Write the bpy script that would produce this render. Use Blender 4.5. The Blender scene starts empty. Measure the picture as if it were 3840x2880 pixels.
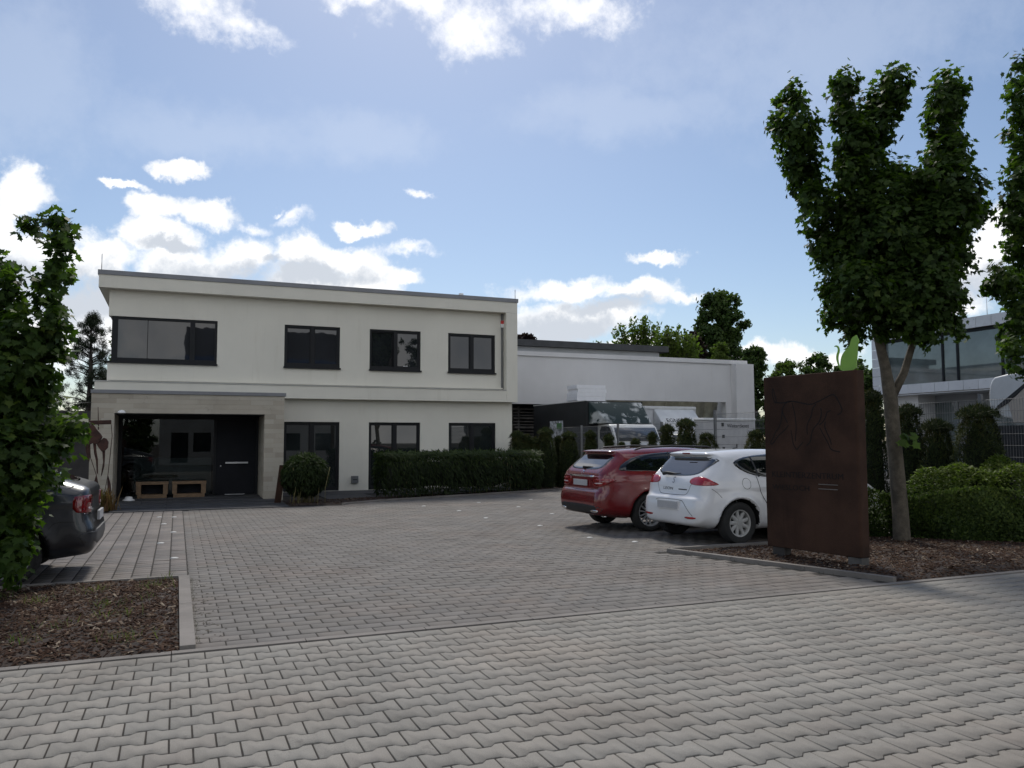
import bpy, bmesh, math, random
import numpy as np
from mathutils import Vector, Matrix
random.seed(11)
RNG = np.random.default_rng(11)
S = bpy.context.scene
COL = S.collection
R = math.radians

# ------------------------------------------------------------------ camera
F_PX, PITCH, YAW, ROLL, EYE = 3004.0, R(4.09), R(22.65), R(-0.18), 1.6
PW, PH = 3840.0, 2880.0
FW = np.array([math.sin(YAW)*math.cos(PITCH), math.cos(YAW)*math.cos(PITCH), math.sin(PITCH)])
RT0 = np.array([math.cos(YAW), -math.sin(YAW), 0.0])
UP0 = np.cross(RT0, FW)
RT = RT0*math.cos(ROLL) + UP0*math.sin(ROLL)
UP = UP0*math.cos(ROLL) - RT0*math.sin(ROLL)
cam_d = bpy.data.cameras.new('camera')
cam = bpy.data.objects.new('camera', cam_d); COL.objects.link(cam)
cam.matrix_world = Matrix(((RT[0], UP[0], -FW[0], 0), (RT[1], UP[1], -FW[1], 0), (RT[2], UP[2], -FW[2], EYE), (0, 0, 0, 1)))
cam_d.sensor_width = 36.0; cam_d.lens = 36.0*F_PX/PW
cam_d.clip_start = 0.05; cam_d.clip_end = 2000
S.camera = cam
def ray(u, v): return FW*F_PX + RT*(u-PW/2) - UP*(v-PH/2)
def g_at(u, v, z=0.0):
    r = ray(u, v); t = (z-EYE)/r[2]; return r[0]*t, r[1]*t
def y_at(u, v, Y):
    r = ray(u, v); t = Y/r[1]; return r[0]*t, EYE+r[2]*t
def d_at(u, v, d):
    n = ray(u, v)/F_PX*d; return np.array([n[0], n[1], n[2]+EYE])
def angs(u, v):
    r = ray(u, v); r = r/np.linalg.norm(r); return math.atan2(r[0], r[1]), math.asin(r[2])

# ------------------------------------------------------------------ view
S.view_settings.view_transform = 'Standard'
S.view_settings.look = 'None'
S.view_settings.exposure = 0.32
S.view_settings.gamma = 1.0
S.view_settings.use_curve_mapping = False
S.render.resolution_x = 1024; S.render.resolution_y = 768

# ------------------------------------------------------------------ node helper
class G:
    def __init__(s, tree): s.t = tree; s.n = tree.nodes; s.l = tree.links
    def new(s, typ, ins=None, out=0, **props):
        n = s.n.new(typ)
        for k, v in props.items(): setattr(n, k, v)
        for k, v in (ins or {}).items():
            if v is None: continue
            if isinstance(v, bpy.types.NodeSocket): s.l.new(v, n.inputs[k])
            else: n.inputs[k].default_value = v
        return n.outputs[out]
    def m(s, op, a, b=None, c=None, clamp=False):
        return s.new('ShaderNodeMath', {0: a, 1: b, 2: c}, operation=op, use_clamp=clamp)
    def vm(s, op, a, b=None, out=0, sc=None):
        return s.new('ShaderNodeVectorMath', {0: a, 1: b, 'Scale': sc}, out=out, operation=op)
    def mix(s, f, a, b, blend='MIX'):
        n = s.n.new('ShaderNodeMix'); n.data_type = 'RGBA'; n.blend_type = blend
        for k, v in ((0, f), (6, a), (7, b)):
            if isinstance(v, bpy.types.NodeSocket): s.l.new(v, n.inputs[k])
            else: n.inputs[k].default_value = v if k == 0 or len(v) == 4 else (*v, 1)
        return n.outputs[2]
    def ss(s, x, lo, hi, a=0.0, b=1.0):
        n = s.n.new('ShaderNodeMapRange'); n.interpolation_type = 'SMOOTHSTEP'
        s.l.new(x, n.inputs[0]); n.inputs[1].default_value = lo; n.inputs[2].default_value = hi
        n.inputs[3].default_value = a; n.inputs[4].default_value = b
        return n.outputs[0]
    def ramp(s, x, stops, interp='LINEAR'):
        n = s.n.new('ShaderNodeValToRGB'); s.l.new(x, n.inputs[0]); cr = n.color_ramp; cr.interpolation = interp
        while len(cr.elements) < len(stops): cr.elements.new(0.5)
        for e, (p, c) in zip(cr.elements, stops): e.position = p; e.color = (*c, 1) if len(c) == 3 else c
        return n.outputs[0]
    def noise(s, vec, scale, detail=4, rough=.5, out=0, dist=0.0, typ='FBM'):
        n = s.n.new('ShaderNodeTexNoise')
        if vec is not None: s.l.new(vec, n.inputs['Vector'])
        n.inputs['Scale'].default_value = scale; n.inputs['Detail'].default_value = detail
        n.inputs['Roughness'].default_value = rough; n.inputs['Distortion'].default_value = dist
        return n.outputs[out]

# ------------------------------------------------------------------ world: Nishita sky with cumulus
SUN_EL, SUN_AZ = R(50), R(16)          # sun ahead of the camera, a little to the right of +Y
w = bpy.data.worlds.new('World'); S.world = w; w.use_nodes = True
wt = G(w.node_tree); w.node_tree.nodes.clear()
sky = wt.new('ShaderNodeTexSky', sky_type='NISHITA', sun_disc=False, sun_elevation=SUN_EL, sun_rotation=SUN_AZ,
             altitude=100, air_density=1.0, dust_density=0.8, ozone_density=1.6)
tc = wt.new('ShaderNodeTexCoord', out=0)                    # generated = direction
nrm = wt.vm('NORMALIZE', tc)
sx = w.node_tree.nodes.new('ShaderNodeSeparateXYZ'); w.node_tree.links.new(nrm, sx.inputs[0])
az = wt.m('ARCTAN2', sx.outputs[0], sx.outputs[1]); el = wt.m('ARCSINE', sx.outputs[2])
ae = wt.new('ShaderNodeCombineXYZ', {0: az, 1: el, 2: 0.0})
# turbulence that breaks every cloud edge
w1 = wt.noise(nrm, 7.0, 8, .62, out=1)
warp = wt.vm('SCALE', wt.vm('SUBTRACT', w1, (.5, .5, .5)), sc=.11)
aew = wt.vm('ADD', ae, warp)
def blobs(lst):
    cur = None
    for (u, v, ru, rv) in lst:
        a0, e0 = angs(u, v)
        d = wt.vm('SUBTRACT', aew, (a0, e0, 0))
        d = wt.vm('MULTIPLY', d, (F_PX/ru, F_PX/rv, 0))
        l = wt.vm('LENGTH', d, out=1)
        cur = l if cur is None else wt.m('MINIMUM', cur, l)
    return wt.m('SUBTRACT', 1.0, cur)
# (u, v, half width, half height) of the clouds, photograph pixels turned into directions
CUM = [(80, 740, 100, 130), (-20, 860, 120, 190), (60, 960, 260, 110), (330, 985, 220, 120), (600, 900, 200, 70),
       (700, 1050, 260, 150), (900, 990, 210, 120), (1130, 985, 200, 100), (1330, 1010, 180, 100), (1470, 1060, 150, 60), (1200, 1100, 420, 120),
       (760, 810, 170, 75), (560, 800, 120, 60), (900, 1180, 500, 150), (300, 1200, 420, 190),
       (2150, 1090, 340, 85), (2400, 1110, 260, 95), (2000, 1230, 300, 130), (2240, 1200, 330, 100), (2550, 1130, 120, 50),
       (2450, 980, 150, 40), (1360, 872, 130, 42), (645, 637, 125, 42), (440, 710, 90, 26),
       (3760, 900, 130, 120), (3650, 1010, 200, 130), (3500, 1120, 220, 90), (2950, 1330, 330, 60), (2450, 1330, 380, 50)]
WISP = [(760, 30, 260, 110), (900, 80, 190, 80), (1600, 40, 330, 85), (1780, 120, 210, 110), (2120, 40, 330, 110), (1350, -20, 280, 50),
        (1520, 955, 160, 36), (1050, 812, 60, 16), (1100, 850, 120, 40), (1580, 735, 60, 22), (920, 870, 90, 40)]
VEIL = [(750, 480, 620, 150), (1350, 520, 360, 120), (60, 330, 330, 420), (3100, 160, 900, 300), (2400, 420, 700, 120)]
n_hi = wt.noise(nrm, 34.0, 9, .64)
n_lo = wt.noise(nrm, 8.0, 6, .55)
nn = wt.m('ADD', wt.m('MULTIPLY', wt.m('SUBTRACT', n_lo, .5), .9), wt.m('MULTIPLY', wt.m('SUBTRACT', n_hi, .5), .95))
dc = wt.m('ADD', wt.m('SUBTRACT', blobs(CUM), .17), nn)
dw = wt.m('ADD', wt.m('SUBTRACT', blobs(WISP), .12), wt.m('MULTIPLY', nn, 1.7))
dv = wt.m('ADD', blobs(VEIL), nn)
# fair weather cumulus all round the rest of the sky, so that it also lights and reflects
gen = wt.m('SUBTRACT', wt.noise(nrm, 2.6, 9, .58), wt.ss(el, R(-2), R(80), .44, .50))
back = wt.ss(sx.outputs[1], .55, -.1)                       # the part of the sky behind the field of view
dg = wt.m('SUBTRACT', wt.m('MULTIPLY', gen, 4.0), wt.m('MULTIPLY', wt.m('SUBTRACT', 1.0, back), 3.0))
dall = wt.m('MAXIMUM', dc, dg)
a_c = wt.ss(dall, -.04, .42)
a_w = wt.m('MULTIPLY', wt.ss(dw, -.05, .85), .9)
a_v = wt.m('MULTIPLY', wt.ss(dv, -.1, .9), .26)
SHD = [(250, 1100, 420, 130), (860, 1075, 360, 85), (1180, 1070, 260, 65), (640, 930, 110, 25), (60, 1010, 160, 60), (2080, 1250, 360, 90), (2300, 1165, 260, 50), (1010, 1010, 60, 40), (3700, 1060, 200, 60), (880, 90, 110, 40), (1850, 60, 150, 50)]
shade = wt.m('MAXIMUM', wt.ss(wt.m('ADD', blobs(SHD), wt.m('MULTIPLY', nn, 1.2)), -.05, .6), wt.m('MULTIPLY', back, wt.ss(dg, .3, 1.2)))
c_cum = wt.mix(shade, wt.mix(wt.ss(wt.noise(nrm, 19.0, 6, .6), .35, .65), (.80, .82, .85), (.98, .975, .96)), (.52, .56, .62))
base = wt.mix(1.0, sky, (.97, 1.0, 1.03), 'MULTIPLY')
SKY_K = 0.080
base = wt.vm('SCALE', base, sc=SKY_K)
base = wt.mix(a_v, base, (.60, .66, .77))
base = wt.mix(a_w, base, (.93, .93, .95))
base = wt.mix(a_c, base, c_cum)
bg = wt.new('ShaderNodeBackground', {'Color': base, 'Strength': 1.0})
w.cycles.sampling_method = 'NONE'
wo = w.node_tree.nodes.new('ShaderNodeOutputWorld'); w.node_tree.links.new(bg, wo.inputs[0])

# ------------------------------------------------------------------ sun, veiled by thin cloud
sd = bpy.data.lights.new('sun', 'SUN'); sd.energy = 2.1; sd.angle = R(10); sd.color = (1.0, .95, .87)
so = bpy.data.objects.new('sun', sd); COL.objects.link(so)
sdir = Vector((math.sin(SUN_AZ)*math.cos(SUN_EL), math.cos(SUN_AZ)*math.cos(SUN_EL), math.sin(SUN_EL)))
so.rotation_euler = sdir.to_track_quat('Z', 'Y').to_euler(); so.location = (0, 10, 30)

# ------------------------------------------------------------------ object helpers
ORG = {}
def tag(o, label=None, cat=None, group=None, kind=None):
    if label: o['label'] = label
    if cat: o['category'] = cat
    if group: o['group'] = group
    if kind: o['kind'] = kind
    return o
def empty(name, loc, label=None, cat=None, group=None, local=False, rz=0.0):
    o = bpy.data.objects.new(name, None); COL.objects.link(o); o.location = loc; o.rotation_euler = (0, 0, rz)
    o.empty_display_size = .2
    ORG[o] = np.zeros(3) if local else np.array(loc, float)
    return tag(o, label, cat, group)
def mk(name, V, loops, counts, smooth=False, tint=None, mids=None):
    me = bpy.data.meshes.new(name)
    V = np.asarray(V, np.float32); loops = np.asarray(loops, np.int32); counts = np.asarray(counts, np.int32)
    me.vertices.add(len(V)); me.vertices.foreach_set('co', V.ravel())
    me.loops.add(len(loops)); me.loops.foreach_set('vertex_index', loops)
    me.polygons.add(len(counts))
    st = np.zeros(len(counts), np.int32); st[1:] = np.cumsum(counts)[:-1]
    me.polygons.foreach_set('loop_start', st); me.polygons.foreach_set('loop_total', counts)
    if smooth: me.polygons.foreach_set('use_smooth', np.ones(len(counts), bool))
    if mids is not None: me.polygons.foreach_set('material_index', np.asarray(mids, np.int32))
    me.update(calc_edges=True)
    if tint is not None:
        at = me.attributes.new('tint', 'FLOAT', 'FACE'); at.data.foreach_set('value', np.asarray(tint, np.float32))
    me.validate()
    return me
def vf(name, V, Fc, smooth=False):
    lo = [i for f in Fc for i in f]; return mk(name, V, lo, [len(f) for f in Fc], smooth)
def place(name, me, mat, parent=None, center=None, **tags):
    """link a mesh whose coordinates are in build space; the origin goes to its middle"""
    n = len(me.vertices); co = np.empty(n*3, np.float32); me.vertices.foreach_get('co', co); co = co.reshape(-1, 3)
    if center is None:
        c = (co.min(0)+co.max(0))/2
        if parent is None: c[2] = co[:, 2].min()
    else: c = np.array(center, float)
    me.vertices.foreach_set('co', (co-c).astype(np.float32).ravel()); me.update()
    o = bpy.data.objects.new(name, me); COL.objects.link(o)
    if mat is not None and not me.materials:
        for mm in (mat if isinstance(mat, (list, tuple)) else [mat]): me.materials.append(mm)
    o.parent = parent
    o.location = Vector(c - (ORG[parent] if parent is not None else 0))
    ORG[o] = np.array(c, float)
    return tag(o, **tags)
def inst(name, me, parent, loc, rot=None, scale=None):
    o = bpy.data.objects.new(name, me); COL.objects.link(o); o.parent = parent
    o.location = Vector(np.array(loc, float) - (ORG[parent] if parent is not None else 0))
    if rot is not None: o.rotation_euler = rot
    if scale is not None: o.scale = scale if hasattr(scale, '__len__') else (scale,)*3
    ORG[o] = np.array(loc, float)
    return o
def bev(bm, w, seg=1, ang=40):
    if w <= 0: return
    es = [e for e in bm.edges if len(e.link_faces) == 2 and e.calc_face_angle() > R(ang)]
    bmesh.ops.bevel(bm, geom=es, offset=w, segments=seg, affect='EDGES', profile=.6, clamp_overlap=True)
def bm_mesh(name, bm, smooth=False):
    me = bpy.data.meshes.new(name); bm.to_mesh(me); bm.free()
    if smooth:
        for p in me.polygons: p.use_smooth = True
        me.set_sharp_from_angle(angle=R(40))
    return me
def box_bm(x0, x1, y0, y1, z0, z1, b=0.0, seg=1):
    bm = bmesh.new()
    vs = [bm.verts.new(p) for p in ((x0, y0, z0), (x1, y0, z0), (x1, y1, z0), (x0, y1, z0), (x0, y0, z1), (x1, y0, z1), (x1, y1, z1), (x0, y1, z1))]
    for f in ((0, 3, 2, 1), (4, 5, 6, 7), (0, 1, 5, 4), (1, 2, 6, 5), (2, 3, 7, 6), (3, 0, 4, 7)): bm.faces.new([vs[i] for i in f])
    bev(bm, b, seg); return bm
def box(name, x, y, z, mat, parent=None, b=0.0, seg=1, **tags):
    return place(name, bm_mesh(name, box_bm(*x, *y, *z, b, seg), seg > 1), mat, parent, **tags)
def boxes(name, lst, mat, parent=None, b=0.0, **tags):
    """several boxes of one part"""
    bm = bmesh.new()
    for (x, y, z) in lst:
        t = bm_mesh('t', box_bm(*x, *y, *z, b)); bm.from_mesh(t); bpy.data.meshes.remove(t)
    return place(name, bm_mesh(name, bm), mat, parent, **tags)
def prism(pts, d0, d1, frame, b=0.0, seg=1):
    """extrude a 2D outline; frame(a, b, d) -> xyz"""
    bm = bmesh.new()
    A = [bm.verts.new(frame(p[0], p[1], d0)) for p in pts]; B = [bm.verts.new(frame(p[0], p[1], d1)) for p in pts]
    n = len(pts)
    bm.faces.new(A); bm.faces.new(B[::-1])
    for i in range(n): bm.faces.new((A[i], B[i], B[(i+1) % n], A[(i+1) % n]))
    bmesh.ops.recalc_face_normals(bm, faces=bm.faces)
    bev(bm, b, seg); return bm
def tube_np(path, rad, k=6, cap=True):
    P = np.array(path, float); n = len(P); rad = np.full(n, rad) if np.isscalar(rad) else np.array(rad)
    V = []; T = np.gradient(P, axis=0); T /= np.linalg.norm(T, axis=1)[:, None]+1e-9
    ref = np.array([0, 0, 1.0]) if abs(T[0][2]) < .9 else np.array([1.0, 0, 0])
    for i in range(n):
        a = np.cross(T[i], ref); a /= np.linalg.norm(a)+1e-9; b = np.cross(T[i], a)
        for j in range(k):
            t = 2*math.pi*j/k; V.append(P[i]+rad[i]*(math.cos(t)*a+math.sin(t)*b))
    Fc = [(i*k+j, i*k+(j+1) % k, (i+1)*k+(j+1) % k, (i+1)*k+j) for i in range(n-1) for j in range(k)]
    if cap: Fc += [tuple(range(k))[::-1], tuple((n-1)*k+j for j in range(k))]
    return V, Fc
def tube(name, path, rad, mat, parent=None, k=6, **tags):
    V, Fc = tube_np(path, rad, k); return place(name, vf(name, V, Fc, True), mat, parent, **tags)
def tubes(name, lst, mat, parent=None, k=6, **tags):
    VV = []; FF = []
    for path, rad in lst:
        V, Fc = tube_np(path, rad, k); o = len(VV); VV += list(V); FF += [tuple(i+o for i in f) for f in Fc]
    return place(name, vf(name, VV, FF, True), mat, parent, **tags)
def lathe_np(prof, k=32, axis='y'):
    """prof: list of (radius, offset along axis)"""
    V = []
    for r, h in prof:
        for j in range(k):
            t = 2*math.pi*j/k; a, b = r*math.cos(t), r*math.sin(t)
            V.append((a, h, b) if axis == 'y' else (a, b, h))
    n = len(prof)
    return V, [(i*k+j, i*k+(j+1) % k, (i+1)*k+(j+1) % k, (i+1)*k+j) for i in range(n-1) for j in range(k)]
def scatter(T, TF, P, Rm, sc, tint=None, name='m', smooth=False):
    """many copies of the template T (k,3), faces TF, at P with rotations Rm (n,3,3) and sizes sc (n) or (n,3)"""
    T = np.asarray(T, float); n = len(P); k = len(T)
    sc = np.asarray(sc, float)
    L = T[None]*(sc[:, None, None] if sc.ndim == 1 else sc[:, None, :])
    V = np.einsum('nij,nkj->nki', Rm, L) + np.asarray(P)[:, None, :]
    lo = np.concatenate([np.array(f) for f in TF]); cn = np.array([len(f) for f in TF])
    loops = (lo[None]+np.arange(n)[:, None]*k).ravel(); counts = np.tile(cn, n)
    tt = None if tint is None else np.repeat(tint, len(TF))
    return mk(name, V.reshape(-1, 3), loops, counts, smooth, tt)
def basis(nrm, tip):
    z = nrm/(np.linalg.norm(nrm, axis=1)[:, None]+1e-9)
    y = tip-(tip*z).sum(1)[:, None]*z; y /= np.linalg.norm(y, axis=1)[:, None]+1e-9
    x = np.cross(y, z); return np.stack([x, y, z], axis=2)
def rotz(a):
    a = np.asarray(a); M_ = np.zeros((len(a), 3, 3)); c, s = np.cos(a), np.sin(a)
    M_[:, 0, 0] = c; M_[:, 0, 1] = -s; M_[:, 1, 0] = s; M_[:, 1, 1] = c; M_[:, 2, 2] = 1; return M_
def chaikin(p, it=2, closed=True):
    p = np.array(p, float)
    for _ in range(it):
        q = np.roll(p, -1, 0) if closed else p[1:]; a = p if closed else p[:-1]
        r = np.empty((2*len(a), p.shape[1])); r[0::2] = .75*a+.25*q; r[1::2] = .25*a+.75*q
        p = r if closed else np.vstack([p[:1], r, p[-1:]])
    return p
def in_poly(x, y, poly):
    x = np.asarray(x); y = np.asarray(y); c = np.zeros(x.shape, bool); n = len(poly)
    for i in range(n):
        (x0, y0), (x1, y1) = poly[i], poly[(i+1) % n]
        if y0 == y1: continue
        k = ((y0 > y) != (y1 > y)) & (x < (x1-x0)*(y-y0)/(y1-y0)+x0); c ^= k
    return c
def text_mesh(txt, size, depth=.0):
    cu = bpy.data.curves.new('lettering', 'FONT'); cu.body = txt; cu.size = size; cu.extrude = depth; cu.resolution_u = 3
    o = bpy.data.objects.new('lettering', cu); COL.objects.link(o)
    bpy.context.view_layer.update()
    me = bpy.data.meshes.new_from_object(o.evaluated_get(bpy.context.evaluated_depsgraph_get()))
    bpy.data.objects.remove(o); bpy.data.curves.remove(cu); return me
def xform(me, M4): me.transform(M4); return me
ORD = ['first', 'second', 'third', 'fourth', 'fifth', 'sixth', 'seventh', 'eighth', 'ninth', 'tenth', 'eleventh', 'twelfth', 'thirteenth', 'fourteenth', 'fifteenth', 'sixteenth']

# ------------------------------------------------------------------ materials
def M(name, col, rough=.6, var=.12, vs=4.0, bump=0.0, bs=60.0, metal=0.0, coat=0.0, spec=.5, col2=None, fine=0.0, fs=120.0, streak=0.0):
    m = bpy.data.materials.new(name); m.use_nodes = True; t = G(m.node_tree); m.node_tree.nodes.clear()
    pos = t.new('ShaderNodeNewGeometry', out=0)
    n1 = t.noise(pos, vs, 5, .6)
    lo = tuple(c*(1-var) for c in col); hi = tuple(min(1, c*(1+var)) for c in (col2 or col))
    c = t.mix(t.ss(n1, .3, .7), lo, hi)
    if fine > 0:
        f = t.noise(pos, fs, 3, .7); c = t.mix(1.0, c, t.ramp(f, [(.25, (1-fine,)*3), (.75, (1+fine,)*3)]), 'MULTIPLY')
    if streak > 0:      # rain streaks running down the surface
        sv = t.noise(t.vm('MULTIPLY', pos, (5.0, 5.0, .35)), 1.0, 5, .65); sk = t.ss(t.noise(pos, .9, 3), .4, .65)
        c = t.mix(t.m('MULTIPLY', t.ss(sv, .5, .72), sk), c, t.mix(1.0, c, (1-streak*2.2, 1-streak*2.4, 1-streak*2.8), 'MULTIPLY'))
    ins = {'Base Color': c, 'Metallic': metal, 'Roughness': rough, 'Coat Weight': coat, 'Coat Roughness': .04, 'Specular IOR Level': spec}
    if bump > 0:
        nb = t.noise(pos, bs, 4, .6); ins['Normal'] = t.new('ShaderNodeBump', {'Strength': bump, 'Distance': .01, 'Height': nb})
    b = t.new('ShaderNodeBsdfPrincipled', ins)
    o = m.node_tree.nodes.new('ShaderNodeOutputMaterial'); m.node_tree.links.new(b, o.inputs[0])
    return m
def stone(name, cols, rough=.85, src='obj', dirt=.25, fine=.16, patch=None):
    """concrete block: each block its own shade (object random or face attribute), speckle and soft soiling over it"""
    m = bpy.data.materials.new(name); m.use_nodes = True; t = G(m.node_tree); m.node_tree.nodes.clear()
    pos = t.new('ShaderNodeNewGeometry', out=0)
    r = t.new('ShaderNodeObjectInfo', out=5) if src == 'obj' else t.new('ShaderNodeAttribute', out=2, attribute_name='tint')
    n = len(cols); c = t.ramp(r, [(i/(n-1), k) for i, k in enumerate(cols)])
    if patch: c = t.mix(t.ss(t.noise(pos, .55, 3, .5), .45, .72, 0, .75), c, t.mix(1.0, c, patch, 'MULTIPLY'))
    sp = t.noise(pos, 210, 3, .85)
    c = t.mix(1.0, c, t.ramp(sp, [(.3, (1-fine,)*3), (.7, (1+fine,)*3)]), 'MULTIPLY')
    so_ = t.noise(pos, 1.3, 6, .65)
    c = t.mix(1.0, c, t.ramp(so_, [(.3, (1-dirt,)*3), (.68, (1+dirt*.3,)*3)]), 'MULTIPLY')
    st = t.ss(t.noise(pos, 4.5, 5, .75), .58, .72, 0, .42)
    c = t.mix(st, c, (.085, .075, .066))
    nb = t.noise(pos, 180, 3, .7)
    b = t.new('ShaderNodeBsdfPrincipled', {'Base Color': c, 'Roughness': rough, 'Specular IOR Level': .35,
              'Normal': t.new('ShaderNodeBump', {'Strength': .35, 'Distance': .004, 'Height': nb})})
    o = m.node_tree.nodes.new('ShaderNodeOutputMaterial'); m.node_tree.links.new(b, o.inputs[0]); return m
def foliage(name, cols, trans=.35, rough=.5, src='attr', tcol=None):
    m = bpy.data.materials.new(name); m.use_nodes = True; t = G(m.node_tree); m.node_tree.nodes.clear()
    pos = t.new('ShaderNodeNewGeometry', out=0)
    r = t.new('ShaderNodeObjectInfo', out=5) if src == 'obj' else t.new('ShaderNodeAttribute', out=2, attribute_name='tint')
    n = len(cols); c = t.ramp(r, [(i/(n-1), k) for i, k in enumerate(cols)])
    c = t.mix(1.0, c, t.ramp(t.noise(pos, 2.2, 3), [(.3, (.8,)*3), (.7, (1.15,)*3)]), 'MULTIPLY')
    b = t.new('ShaderNodeBsdfPrincipled', {'Base Color': c, 'Roughness': rough+.12, 'Specular IOR Level': .2})
    tr = t.new('ShaderNodeBsdfTranslucent', {'Color': t.mix(1.0, c, tcol or (1.5, 1.9, .7), 'MULTIPLY')})
    mx = t.new('ShaderNodeMixShader', {0: trans, 1: b, 2: tr})
    o = m.node_tree.nodes.new('ShaderNodeOutputMaterial'); m.node_tree.links.new(mx, o.inputs[0]); return m
def glass_dark(name, col=(.012, .014, .016), ior=1.9, rough=.015, wob=.0):
    m = bpy.data.materials.new(name); m.use_nodes = True; t = G(m.node_tree); m.node_tree.nodes.clear()
    pos = t.new('ShaderNodeNewGeometry', out=0)
    ins = {'Base Color': t.mix(t.ss(t.noise(pos, 1.1, 3), .3, .7), tuple(c*.7 for c in col), tuple(c*1.3 for c in col)), 'Roughness': rough, 'IOR': ior}
    if wob: ins['Normal'] = t.new('ShaderNodeBump', {'Strength': wob, 'Distance': .02, 'Height': t.noise(pos, 1.4, 2)})
    b = t.new('ShaderNodeBsdfPrincipled', ins)
    o = m.node_tree.nodes.new('ShaderNodeOutputMaterial'); m.node_tree.links.new(b, o.inputs[0]); return m
def glass_clear(name, tint=(.75, .8, .8), ior=1.7):
    m = bpy.data.materials.new(name); m.use_nodes = True; t = G(m.node_tree); m.node_tree.nodes.clear()
    fr = t.new('ShaderNodeFresnel', {'IOR': ior})
    pos = t.new('ShaderNodeNewGeometry', out=0)
    tr = t.new('ShaderNodeBsdfTransparent', {'Color': t.mix(t.noise(pos, .8, 2), tuple(c*.94 for c in tint), tint)})
    gl = t.new('ShaderNodeBsdfGlossy', {'Roughness': .01, 'Color': (1, 1, 1, 1)})
    mx = t.new('ShaderNodeMixShader', {0: fr, 1: tr, 2: gl})
    o = m.node_tree.nodes.new('ShaderNodeOutputMaterial'); m.node_tree.links.new(mx, o.inputs[0]); return m

m_plaster = M('plaster', (.72, .69, .605), .9, .035, .5, .4, 140, fine=.035, fs=90, streak=.03)
m_plaster2 = M('hall_plaster', (.64, .63, .625), .9, .05, .4, .35, 120, fine=.035, fs=90, streak=.022)
m_coping = M('coping_metal', (.20, .205, .22), .45, .08, 2, metal=.3)
m_anth = M('anthracite_frame', (.012, .013, .015), .5, .1, 3, spec=.25)
m_door = M('door_paint', (.010, .011, .015), .6, .12, 3, spec=.2)
m_steel = M('stainless_steel', (.55, .55, .56), .35, .05, 8, metal=.9)
m_galv = M('galvanised_steel', (.17, .175, .18), .5, .12, 6, metal=.5)
m_wire = M('galvanised_wire', (.15, .155, .16), .55, .1, 6, metal=.4)
m_window = glass_dark('window_glass', (.016, .018, .021), 1.72, .015, .06)
m_winlow = glass_dark('ground_floor_glass', (.016, .020, .020), 1.75)
m_clear = glass_clear('porch_glass', (.5, .55, .55), 1.48)
m_limestone = stone('limestone_tile', [(.36, .325, .265), (.42, .38, .315), (.45, .415, .35), (.39, .35, .285)], .85, 'obj', .12, .1)
m_mortar = M('mortar', (.24, .215, .18), .9, .1, 5)
m_slab = M('anthracite_slab', (.045, .046, .05), .7, .2, 3, .2, 90, fine=.1)
m_corten = M('corten_steel', (.036, .020, .0145), .9, .22, 1.3, .25, 70, col2=(.049, .026, .0175), fine=.2, fs=160, spec=.2, streak=.12)
m_corten_dk = M('engraved_groove', (.0045, .003, .003), .95, .2, 8)
m_rust = M('rusty_iron', (.045, .019, .014), .85, .4, 8, .5, 60, fine=.2)
m_concrete = stone('kerb_concrete', [(.20, .182, .165), (.235, .215, .196), (.215, .197, .18)], .9, 'obj', .3, .14)
m_joint = M('joint_sand', (.030, .025, .020), .95, .3, 5, .4, 150, fine=.25)
m_asphalt = M('asphalt', (.055, .055, .056), .9, .2, 1.5, .4, 160, fine=.25)
m_earth = M('earth', (.07, .058, .042), .95, .3, .6, .5, 40, fine=.2)
m_soil = M('mulch_soil', (.030, .019, .014), .95, .35, 5, .8, 45, fine=.3)
m_white_pl = M('white_plastic', (.75, .75, .74), .35, .04, 8)
m_black_pl = M('black_plastic', (.016, .016, .017), .55, .15, 12)
m_wood = M('bench_wood', (.17, .105, .055), .6, .2, 9, .15, 80)
m_bark = M('maple_bark', (.095, .08, .058), .9, .3, 9, .8, 42, fine=.2, fs=60)
m_barkd = M('dark_bark', (.05, .042, .035), .95, .3, 7, .8, 40)
m_desk = M('reception_desk', (.30, .31, .31), .6, .05, 3)
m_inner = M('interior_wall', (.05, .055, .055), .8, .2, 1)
m_red = M('alarm_red', (.55, .03, .03), .35, .05, 6)
m_roof = M('roof_felt', (.06, .062, .066), .8, .15, 2)
# ================================================================== GROUND
def sheet(name, poly, z, mat, n=None):
    me = vf(name, [(x, y, z) for x, y in poly], [tuple(range(len(poly)))])
    return tag(place(name, me, mat), kind='structure')
sheet('ground', [(-700, -700), (700, -700), (700, 900), (-700, 900)], -.07, m_earth)
sheet('yard_asphalt', [(13.0, 3.0), (60, 3.0), (60, 60), (-30, 60), (-30, 26), (11, 26)], -.05, m_asphalt)
sheet('road', [(-80, -9.5), (80, -9.5), (80, .4), (-80, .4)], -.14+.10, m_asphalt)

def block(L, W, c, h=.06, outline=None):
    """paving block with chamfered top; outline: half-outline points for shaped blocks"""
    if outline is None: o = [(-L/2, -W/2), (L/2, -W/2), (L/2, W/2), (-L/2, W/2)]
    else: o = outline
    o = np.array(o, float); n = len(o); s = np.array([1-2*c/L, 1-2*c/W])
    V = [(*p, -h) for p in o]+[(*p, -c) for p in o]+[(*(p*s), 0) for p in o]
    Fc = [tuple(2*n+i for i in range(n))]
    for k in (0, n):
        for i in range(n): j = (i+1) % n; Fc.append((k+i, k+j, k+n+j, k+n+i))
    return V, Fc
def tilt(n, a):
    """small random tilts of laid blocks"""
    tx, ty = RNG.normal(0, a, n), RNG.normal(0, a, n); M_ = np.zeros((n, 3, 3)); M_[:] = np.eye(3)
    M_[:, 2, 0] = tx; M_[:, 2, 1] = ty; M_[:, 0, 2] = -tx; M_[:, 1, 2] = -ty; return M_
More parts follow.
